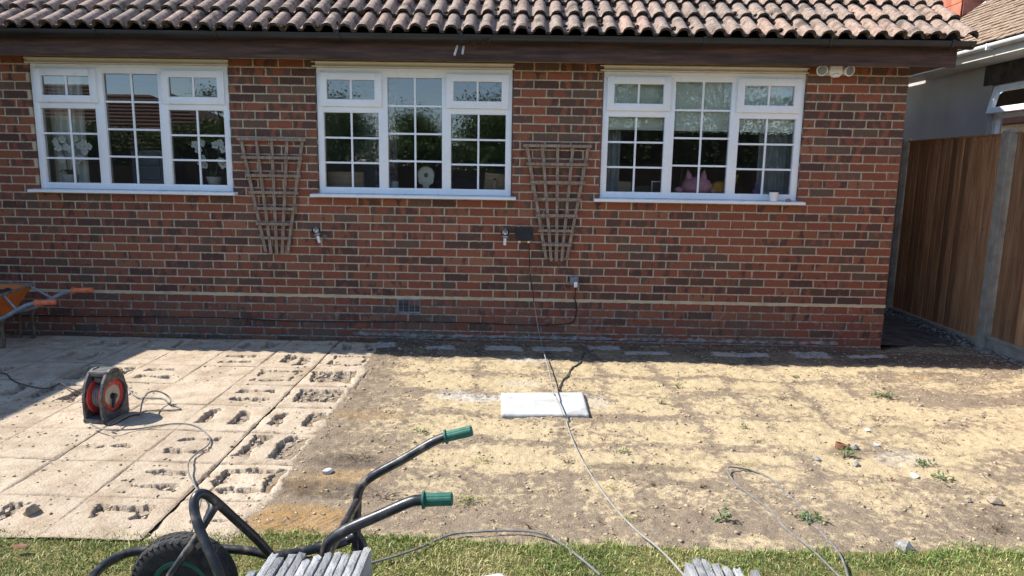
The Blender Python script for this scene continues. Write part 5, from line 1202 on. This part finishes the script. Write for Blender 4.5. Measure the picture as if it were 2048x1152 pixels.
b = MB(); b.add(T4+B4, [(0, 1, 5, 4), (1, 2, 6, 5), (2, 3, 7, 6), (3, 0, 4, 7), (4, 5, 6, 7)])
I4 = [(x+(-.008 if x > xr-.4 else .008), y+(.008 if y < -.6 else -.008), z) for x, y, z in T4]; J4 = [(x, y, z+.008) for x, y, z in B4]
b.add(I4+J4, [(0, 4, 5, 1), (1, 5, 6, 2), (2, 6, 7, 3), (3, 7, 4, 0), (7, 6, 5, 4)])
b.build('pan', 'opan', ob)
b = MB(); b.tube(T4+[T4[0]], .012, 8); b.build('pan_rim', 'pan_rim', ob, True)
b = MB(); nf = 12; vs = []; fs = []
for i in range(nf+1):
    for j in range(nf+1): vs.append((xr-.06-.82*i/nf, yt0+.05+(yt1-yt0-.1)*j/nf, zt-.055+.035*random.Random(i*20+j).random()+.05*math.sin(3.1*i/nf)*math.sin(3.1*j/nf)))
for i in range(nf): fs += [(i*(nf+1)+j, (i+1)*(nf+1)+j, (i+1)*(nf+1)+j+1, i*(nf+1)+j+1) for j in range(nf)]
o = obj('load', meshdata('load', vs, fs, 'pan_fill', True)); o['label'] = 'dark dried mix filling the orange wheelbarrow'; o['category'] = 'mortar mix'; o['kind'] = 'stuff'
wc = Vector((-8.82, (YA+YB)/2, .185)); b = MB(); b.lathe([(.11, -.03), (.15, -.042), (.178, -.03), (.185, 0), (.178, .03), (.15, .042), (.11, .03)], wc, (0, 1, 0), 40); wh = b.build('wheel', 'tyre', ob, True)
b = MB(); b.lathe([(.02, -.03), (.112, -.02), (.112, .02), (.02, .03)], wc, (0, 1, 0), 28); b.build('rim', 'orange_grip', wh, True)

# ================================================================ WEEDS, STONES
def weed(u, v, size, kind, label, seed):
    R = random.Random(seed); p_ = on_ground(u, v); vs = []; fs = []; tn = []
    mat = {'leafy': 'weed_green', 'flat': 'weed_green', 'dry': 'weed_dry', 'moss': 'weed_moss'}[kind]; k = {'leafy': 34, 'flat': 46, 'dry': 60, 'moss': 90}[kind]
    el = R.uniform(0, 6.28); hgt = {'leafy': .8, 'flat': .3, 'dry': .45, 'moss': .14}[kind]
    for i in range(k):
        a = R.uniform(0, 6.28); r = size*math.sqrt(R.random())*(.42 if kind == 'leafy' else .7); x = r*math.cos(a)*1.3; y = r*math.sin(a)*.7
        z = R.random()**.8*size*hgt*(1-.6*r/size)+.003
        L = size*R.uniform(.2, .4)*(1 if kind in ('leafy', 'flat') else .5); wd = L*(.42 if kind != 'dry' else .25); b_ = R.uniform(0, 6.28); e = R.uniform(-.2, 1.0)
        d = Vector((math.cos(b_)*math.cos(e), math.sin(b_)*math.cos(e), math.sin(e))); s_ = d.cross(Vector((0, 0, 1))).normalized()*wd/2; c_ = Vector((p_.x+x, p_.y+y, max(gz(p_.x+x, p_.y+y), p_.z-.005)+z)); n0 = len(vs)
        nn = s_.cross(d).normalized()*L*.08
        vs += [c_, c_+d*L*.45+s_-nn, c_+d*L, c_+d*L*.45-s_-nn]; fs += [(n0, n0+1, n0+2, n0+3)]; tn += [R.random()]*4
    o = thing('weed', label, 'weed', p_)
    me = meshdata('leaves', vs, fs, mat); at = me.attributes.new('tint', 'FLOAT', 'POINT'); at.data.foreach_set('value', tn); obj('leaves', me, o)
    b = MB()
    for i in range(5 if kind != 'moss' else 2):
        a = R.uniform(0, 6.28); r = size*R.uniform(.3, .9); q_ = p_+Vector((math.cos(a)*r*1.1, math.sin(a)*r*.6, size*hgt*R.uniform(.4, 1))); b.tube([p_-Vector((0, 0, .01)), (p_+q_)/2+Vector((0, 0, size*.1)), q_], [.0018, .0014, .0008], 5)
    b.build('stems', 'bark' if kind == 'dry' else 'stem', o)
for i, w_ in enumerate([
    (1357, 777, .055, 'leafy', 'small bright green seedling near the shadow edge, right of the white slab'), (1397, 779, .05, 'dry', 'dry curled weed just right of the bright seedling near the shadow edge'),
    (1322, 806, .055, 'leafy', 'thin grey-green weed in the sand, first right of the white slab at its height'), (1438, 826, .05, 'dry', 'dry twiggy weed in the sand level with the front edge of the white slab'),
    (1488, 858, .045, 'leafy', 'tiny round green weed in the middle of the sandy right side'), (1514, 884, .06, 'dry', 'dry tuft lower right of the tiny round green weed'),
    (1690, 915, .085, 'leafy', 'grassy weed growing against the half-buried clay pot'), (1848, 930, .07, 'flat', 'narrow dark green creeping weed upper right of the white chip'),
    (1882, 957, .075, 'flat', 'larger dark green creeping weed right of the white chip'), (1446, 1042, .085, 'leafy', 'upright bushy green weed near the lawn inside the cable loop side'),
    (1625, 1040, .09, 'flat', 'spreading red and green weed under the right cable strand'), (1258, 1040, .06, 'moss', 'yellow-green moss patch beside the pale cable near the lawn'),
    (1226, 978, .055, 'moss', 'small yellow moss patch right of the pale cable, higher up'), (965, 922, .075, 'moss', 'bright green moss patch in the middle foreground above the lower grip'),
    (938, 1003, .10, 'moss', 'yellow-green moss strip just right of the lower green grip'), (766, 998, .11, 'dry', 'reddish brown weed clump behind the barrow crossbar'),
    (710, 919, .10, 'dry', 'dark reddish dried weed left of the upper barrow handle'), (1060, 1056, .06, 'dry', 'reddish dry weed just above the arching cable'),
    (842, 865, .06, 'flat', 'flat green weed just left of the upper green grip'), (1772, 795, .10, 'flat', 'wide dark low weed on the right below the house corner'),
    (1755, 842, .08, 'dry', 'dark twiggy weed above the white pebble on the right'), (1885, 886, .09, 'dry', 'long dry twig tuft right of the white pebble'),
    (1760, 978, .035, 'moss', 'tiny yellow-green moss dot left of the long creeping weed'), (1990, 1062, .08, 'dry', 'dry stalks in the lower right corner of the bare earth'),
    (1492, 932, .06, 'moss', 'yellowish moss tuft just above the top of the cable loop'), (1208, 880, .055, 'dry', 'small dark dry weed right of the pale cable below the white slab'),
    (1562, 800, .055, 'dry', 'low dark dry weed right of the twiggy one, mid right sand'), (1135, 925, .06, 'dry', 'dark flattened dry patch left of the pale cable'), (1245, 905, .05, 'flat', 'small dull green patch between the pale cable and the sandy right side'),
    (1250, 745, .04, 'dry', 'dark small tuft just outside the shadow edge above the white slab'), (1400, 745, .05, 'dry', 'dark twig tuft at the shadow edge above the bright seedling'), (1590, 755, .045, 'flat', 'small weed at the shadow edge below the last window'),
    (1310, 972, .05, 'dry', 'rusty brown leaf litter left of the cable loop'), (1400, 975, .05, 'dry', 'rusty leaf litter just left of the loop bend')]): weed(*w_, 300+i)
def stone(u, v, s, mat, label, seed, flat=.6, name='stone'):
    R = random.Random(seed); p_ = on_ground(u, v); bm = bmesh.new()
    for i in range(16):
        d = Vector((R.gauss(0, 1), R.gauss(0, 1), R.gauss(0, 1))).normalized(); bm.verts.new((d.x*s*R.uniform(.75, 1.15), d.y*s*.75*R.uniform(.75, 1.1), d.z*s*flat))
    bmesh.ops.convex_hull(bm, input=bm.verts[:]); me = bpy.data.meshes.new(name); bm.to_mesh(me); bm.free(); me.materials.append(M[mat])
    o = obj(name, me, None, (p_.x, p_.y, p_.z+s*flat*.55), (0, 0, R.uniform(0, 3))); tag(o, label, 'stone')
for i, s_ in enumerate([(1735, 862, .020, 'paper_white', 'small white pebble on the sand above the clay pot'), (1830, 955, .026, 'paper_white', 'pointed white stone chip left of the creeping weed'), (1710, 897, .027, 'slab', 'small grey stone block beside the clay pot'), (1752, 891, .024, 'wslab', 'pale flat stone right of the clay pot'),
    (1988, 1006, .036, 'rubble', 'rough brown stone near the right edge of the earth'), (1808, 1100, .05, 'gravel', 'large mottled stone at the lawn edge, lower right'), (1712, 931, .026, 'gravel', 'dark grey stone below the clay pot'), (1634, 920, .024, 'slab', 'grey stone chip left of the clay pot'),
    (656, 947, .032, 'wslab', 'pale flat stone sliver on the brown earth left of the barrow handle'), (1841, 812, .026, 'rubble', 'thin sliver of stone on the sand at right'), (1940, 1004, .02, 'gravel', 'small dark stone left of the rough brown one'), (1965, 835, .03, 'rubble', 'brown lump of mortar near the fence side'),
    (62, 1026, .045, 'rubble', 'broken mortar lump stuck in a pocket, lower left'), (800, 700, .03, 'gravel', 'flat stone chip in the shade near the wall'), (1782, 690, .018, 'wslab', 'white chip on the ground by the house corner'), (660, 690, .03, 'gravel', 'stone lump in the shade below the left trellis')]): stone(*s_, 500+i)
p_ = on_ground(1683, 896); b = MB(); b.lathe([(.030, -.03), (.038, .018), (.038, .024), (.033, .024), (.027, -.02)], (p_.x, p_.y, p_.z), (.25, .1, 1), 24); tag(b.build('clay_pot', 'terracotta', None, True), 'small terracotta pot half buried in the sand', 'pot')
p_ = on_ground(40, 1108); b = MB(); 
vs = [Vector((p_.x+a*.035, p_.y+c_*.02, p_.z+.035+.006*a*c_)) for a, c_ in ((-1, 0), (-.3, .8), (.6, .6), (1, 0), (.5, -.7), (-.4, -.7))]; b.add(vs, [tuple(range(6))]); tag(b.build('dead_leaf', 'terracotta'), 'brown dead leaf on the grass at the left', 'leaf')

# ================================================================ GRASS
def blades(N, x0, x1, y0, y1, seed, hscale=1.):
    g = np.random.default_rng(seed); X = g.uniform(x0, x1, N); Y = g.uniform(y0, y1, N)
    edge = -3.61-.16*(fbm(X*2.2, X*0+3, 33, 3)-.47)+.22*(fbm(X*9, Y*9, 61, 3)-.5); cl = fbm(X*5, Y*5, 62, 3)
    k = (Y < edge+.06*g.random(N)**3) & (g.random(N) < .35+1.1*cl); X, Y, cl = X[k], Y[k], cl[k]; n_ = len(X)
    Z = np.maximum(lawn_h(X, Y), earth_h(X, Y))-.004
    near = np.clip(1-(edge[k]-Y)/.12, 0, 1)
    L = (.010+.024*g.random(n_)**2)*(.6+.7*cl)*hscale*(1+.45*near*g.random(n_)); a = g.uniform(0, 2*np.pi, n_); lean = g.uniform(.15, 1.15, n_); w_ = g.uniform(.0009, .0020, n_)
    dx, dy = np.cos(a), np.sin(a); b = g.uniform(0, np.pi, n_); sx_, sy_ = np.cos(b)*w_, np.sin(b)*w_
    P0 = np.stack([X, Y, Z], -1); P1 = P0+np.stack([dx*L*.35*lean, dy*L*.35*lean, L*.62], -1); P2 = P0+np.stack([dx*L*lean, dy*L*lean, L*(1.05-.35*lean)], -1); S = np.stack([sx_, sy_, 0*sx_], -1)
    V = np.stack([P0-S, P0+S, P1+S*.85, P1-S*.85, P2+S*.15, P2-S*.15], 1).reshape(-1, 3)
    i = np.arange(n_)[:, None]*6; Q = np.concatenate([i+np.array([[0, 1, 2, 3]]), i+np.array([[3, 2, 4, 5]])], 0)
    straw = fbm(X*2.6, Y*2.6, 64, 3); t = np.clip(g.normal(.40, .22, n_)+(straw-.47)*1.7, 0, 1); t = np.where(g.random(n_) < .16, g.uniform(.7, 1, n_), t)
    return V, Q, np.repeat(t, 6), np.tile([0, 0, .25, .25, .6, .6], n_)
parts = [blades(150000, -6.4, -.6, -4.35, -3.42, 1), blades(45000, -9, 2.4, -5.2, -3.42, 2, 1.15)]
off = 0; Vs, Qs, Ts, Us = [], [], [], []
for V, Q, T, U_ in parts: Vs.append(V); Qs.append(Q+off); Ts.append(T); Us.append(U_*.5); off += len(V)
o = obj('grass', fast_mesh('grass', np.concatenate(Vs), np.concatenate(Qs), 'grass', False, dict(tint=np.concatenate(Ts), tip=np.concatenate(Us)))); tag(o, 'short patchy green and straw lawn grass along the bottom', 'grass', kind='stuff')

# ================================================================ THE GARDEN BEHIND THE CAMERA (seen in the glass) AND THE GARAGE THAT SHADES THE LEFT
b = MB(); b.box(-15, -9.28, -2.15, 4.5, -.1, 2.92); gar = thing('garage', 'flat-roofed brick garage just left of the picture, casting the slanting shadow', 'garage', (-11, 0, 0)); b.build('wall', 'brick', gar)
b = MB(); b.box(-15.1, -9.2, -2.22, 4.6, 2.93, 3.0); b.build('flat_roof', 'gutter', gar)
def foliage(name, pts_fn, N, size, mat, parent, seed):
    g = np.random.default_rng(seed); C = pts_fn(g, N); n_ = len(C); a = g.normal(size=(n_, 3)); a /= np.linalg.norm(a, axis=1)[:, None]
    b = np.cross(a, g.normal(size=(n_, 3))); b /= np.linalg.norm(b, axis=1)[:, None]; s = (size*g.uniform(.6, 1.4, n_))[:, None]
    V = np.stack([C-a*s, C+b*s*.45, C+a*s, C-b*s*.45], 1).reshape(-1, 3); Q = np.arange(4*n_).reshape(-1, 4)
    cl = fbm(C[:, 0]*1.5+C[:, 1], C[:, 2]*1.5, seed, 3); t = np.clip(g.uniform(0, .7, n_)+(cl-.45)*.9, 0, 1)
    return obj(name, fast_mesh(name, V, Q, mat, False, dict(tint=np.repeat(t, 4))), parent)
def hedge(x0, x1, y, h, th, seed, label):
    o = thing('hedge', label, 'hedge', ((x0+x1)/2, y, 0), 'hedges across the garden')
    def fn(g, N):
        x = g.uniform(x0, x1, N); top = h*(.86+.25*fbm(x*.8, x*0, seed, 3)); z = g.uniform(.15, 1, N)**.8*top; yy = y+(g.random(N)-.5)*th*(1-.4*z/h)+.25*(fbm(x*2, z*2, seed+3, 3)-.5); return np.stack([x, yy, z], -1)
    foliage('foliage', fn, int((x1-x0)*3600), .042, 'leaf', o, seed)
    b = MB()
    for k in range(int((x1-x0)/1.2)): x = x0+.6+1.2*k; b.tube([(x, y, -.1), (x+.05, y, h*.7)], [.05, .02], 8)
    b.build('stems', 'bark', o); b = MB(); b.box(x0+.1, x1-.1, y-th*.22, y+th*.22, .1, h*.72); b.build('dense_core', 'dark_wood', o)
hedge(-24, -11.5, -14.3, 2.9, 1.0, 11, 'clipped green hedge across the garden, mirrored in the left window')
hedge(-11.5, -2.2, -14.2, 2.3, .9, 13, 'low dark hedge across the garden, mirrored in the middle window')
hedge(-2.2, 6.5, -14.0, 3.7, 1.2, 12, 'tall conifer hedge across the garden, mirrored in the right window')
def tree(x, y, h, rad, seed, label, N=5200, sparse=0.):
    R = random.Random(seed); o = thing('tree', label, 'tree', (x, y, 0), 'trees across the garden'); b = MB()
    b.tube([(x, y, -.1), (x+.05, y, h*.35), (x-.05, y+.1, h*.7)], [.13, .09, .04], 10); tips = []
    for k in range(9):
        a = R.uniform(0, 6.28); z = h*R.uniform(.25, .6); e = Vector((x+math.cos(a)*rad*R.uniform(.5, .9), y+math.sin(a)*rad*R.uniform(.5, .9), z+h*R.uniform(.1, .32))); b.tube([(x, y, z), (Vector((x, y, z))+e)/2+Vector((0, 0, .1)), e], [.05, .03, .012], 6); tips.append(e)
    for k in range(8): tips.append(Vector((x+R.uniform(-.5, .5)*rad, y+R.uniform(-.5, .5)*rad, h*R.uniform(.55, .93))))
    b.build('trunk', 'bark', o)
    def fn(g, N):
        T = np.array([tuple(t) for t in tips]); i = g.integers(0, len(T), N); return T[i]+g.normal(size=(N, 3))*np.array([.34, .34, .24])*rad*(.55+.5*g.random((N, 1)))
    foliage('crown', fn, int(N*4.2), .036, 'leaf', o, seed)
tree(-9.4, -15.5, 3.8, 1.3, 21, 'bushy green tree across the garden, left in the middle window reflection'); tree(-7.0, -16.4, 3.3, 1.2, 22, 'green tree across the garden, centre of the middle window reflection'); tree(-4.2, -15.4, 3.9, 1.4, 23, 'dense tree across the garden, right in the middle window reflection', 6500)
tree(.6, -16.5, 6.2, 1.9, 24, 'tall leafy tree across the garden, mirrored behind the blind', 6500); tree(3.4, -17.5, 6.6, 1.9, 25, 'sparse tall tree across the garden, mirrored at the far right', 2600); tree(-12.6, -15.6, 3.9, .8, 26, 'slim young tree across the garden, mirrored over the roof', 1500)
for k in range(9):
    x0_ = -24+3.6*k; b = MB(); R = random.Random(k)
    t = thing('garden_fence', 'dark garden fence section across the lawn, number %s from the left in the reflections' % (ORD[k]), 'fence', (x0_+1.8, -13.2, 0), 'fence sections across the garden')
    for j in range(24): b.box(x0_+.15*j+.004, x0_+.15*j+.146, -13.22+R.uniform(-.004, .004), -13.2, 0, 1.66+R.uniform(-.01, .01))
    b.build('boards', 'dark_wood', t)['kind'] = 'stuff'; b = MB(); b.box(x0_-.05, x0_+.05, -13.19, -13.09, -.1, 1.72); b.build('post', 'dark_wood', t)
fh = thing('far_house', 'brown tiled bungalow across the garden, mirrored in the left window', 'house', (-24, -27, 0))
b = MB(); b.box(-33, -16.5, -31, -24.5, -.1, 2.5); b.build('wall', 'render_white', fh)
b = MB(); A = [(-33.6, -24, 2.5), (-15.9, -24, 2.5), (-15.9, -31.5, 2.5), (-33.6, -31.5, 2.5), (-30, -27.7, 5.2), (-21.4, -27.7, 5.2)]; b.add(A, [(0, 1, 5, 4), (1, 2, 5), (2, 3, 4, 5), (3, 0, 4)])
fr_ = b.build('roof', 'dark_tile', fh)
b = MB()
for k in range(15):
    f = k/15; xa, xb = -33.6+3.6*f, -15.9-5.5*f; y = -24-3.7*f; z = 2.5+2.7*f; b.box(xa, xb, y-.02, y+.06, z, z+.05)
b.build('tile_courses', 'dark_tile', fh)
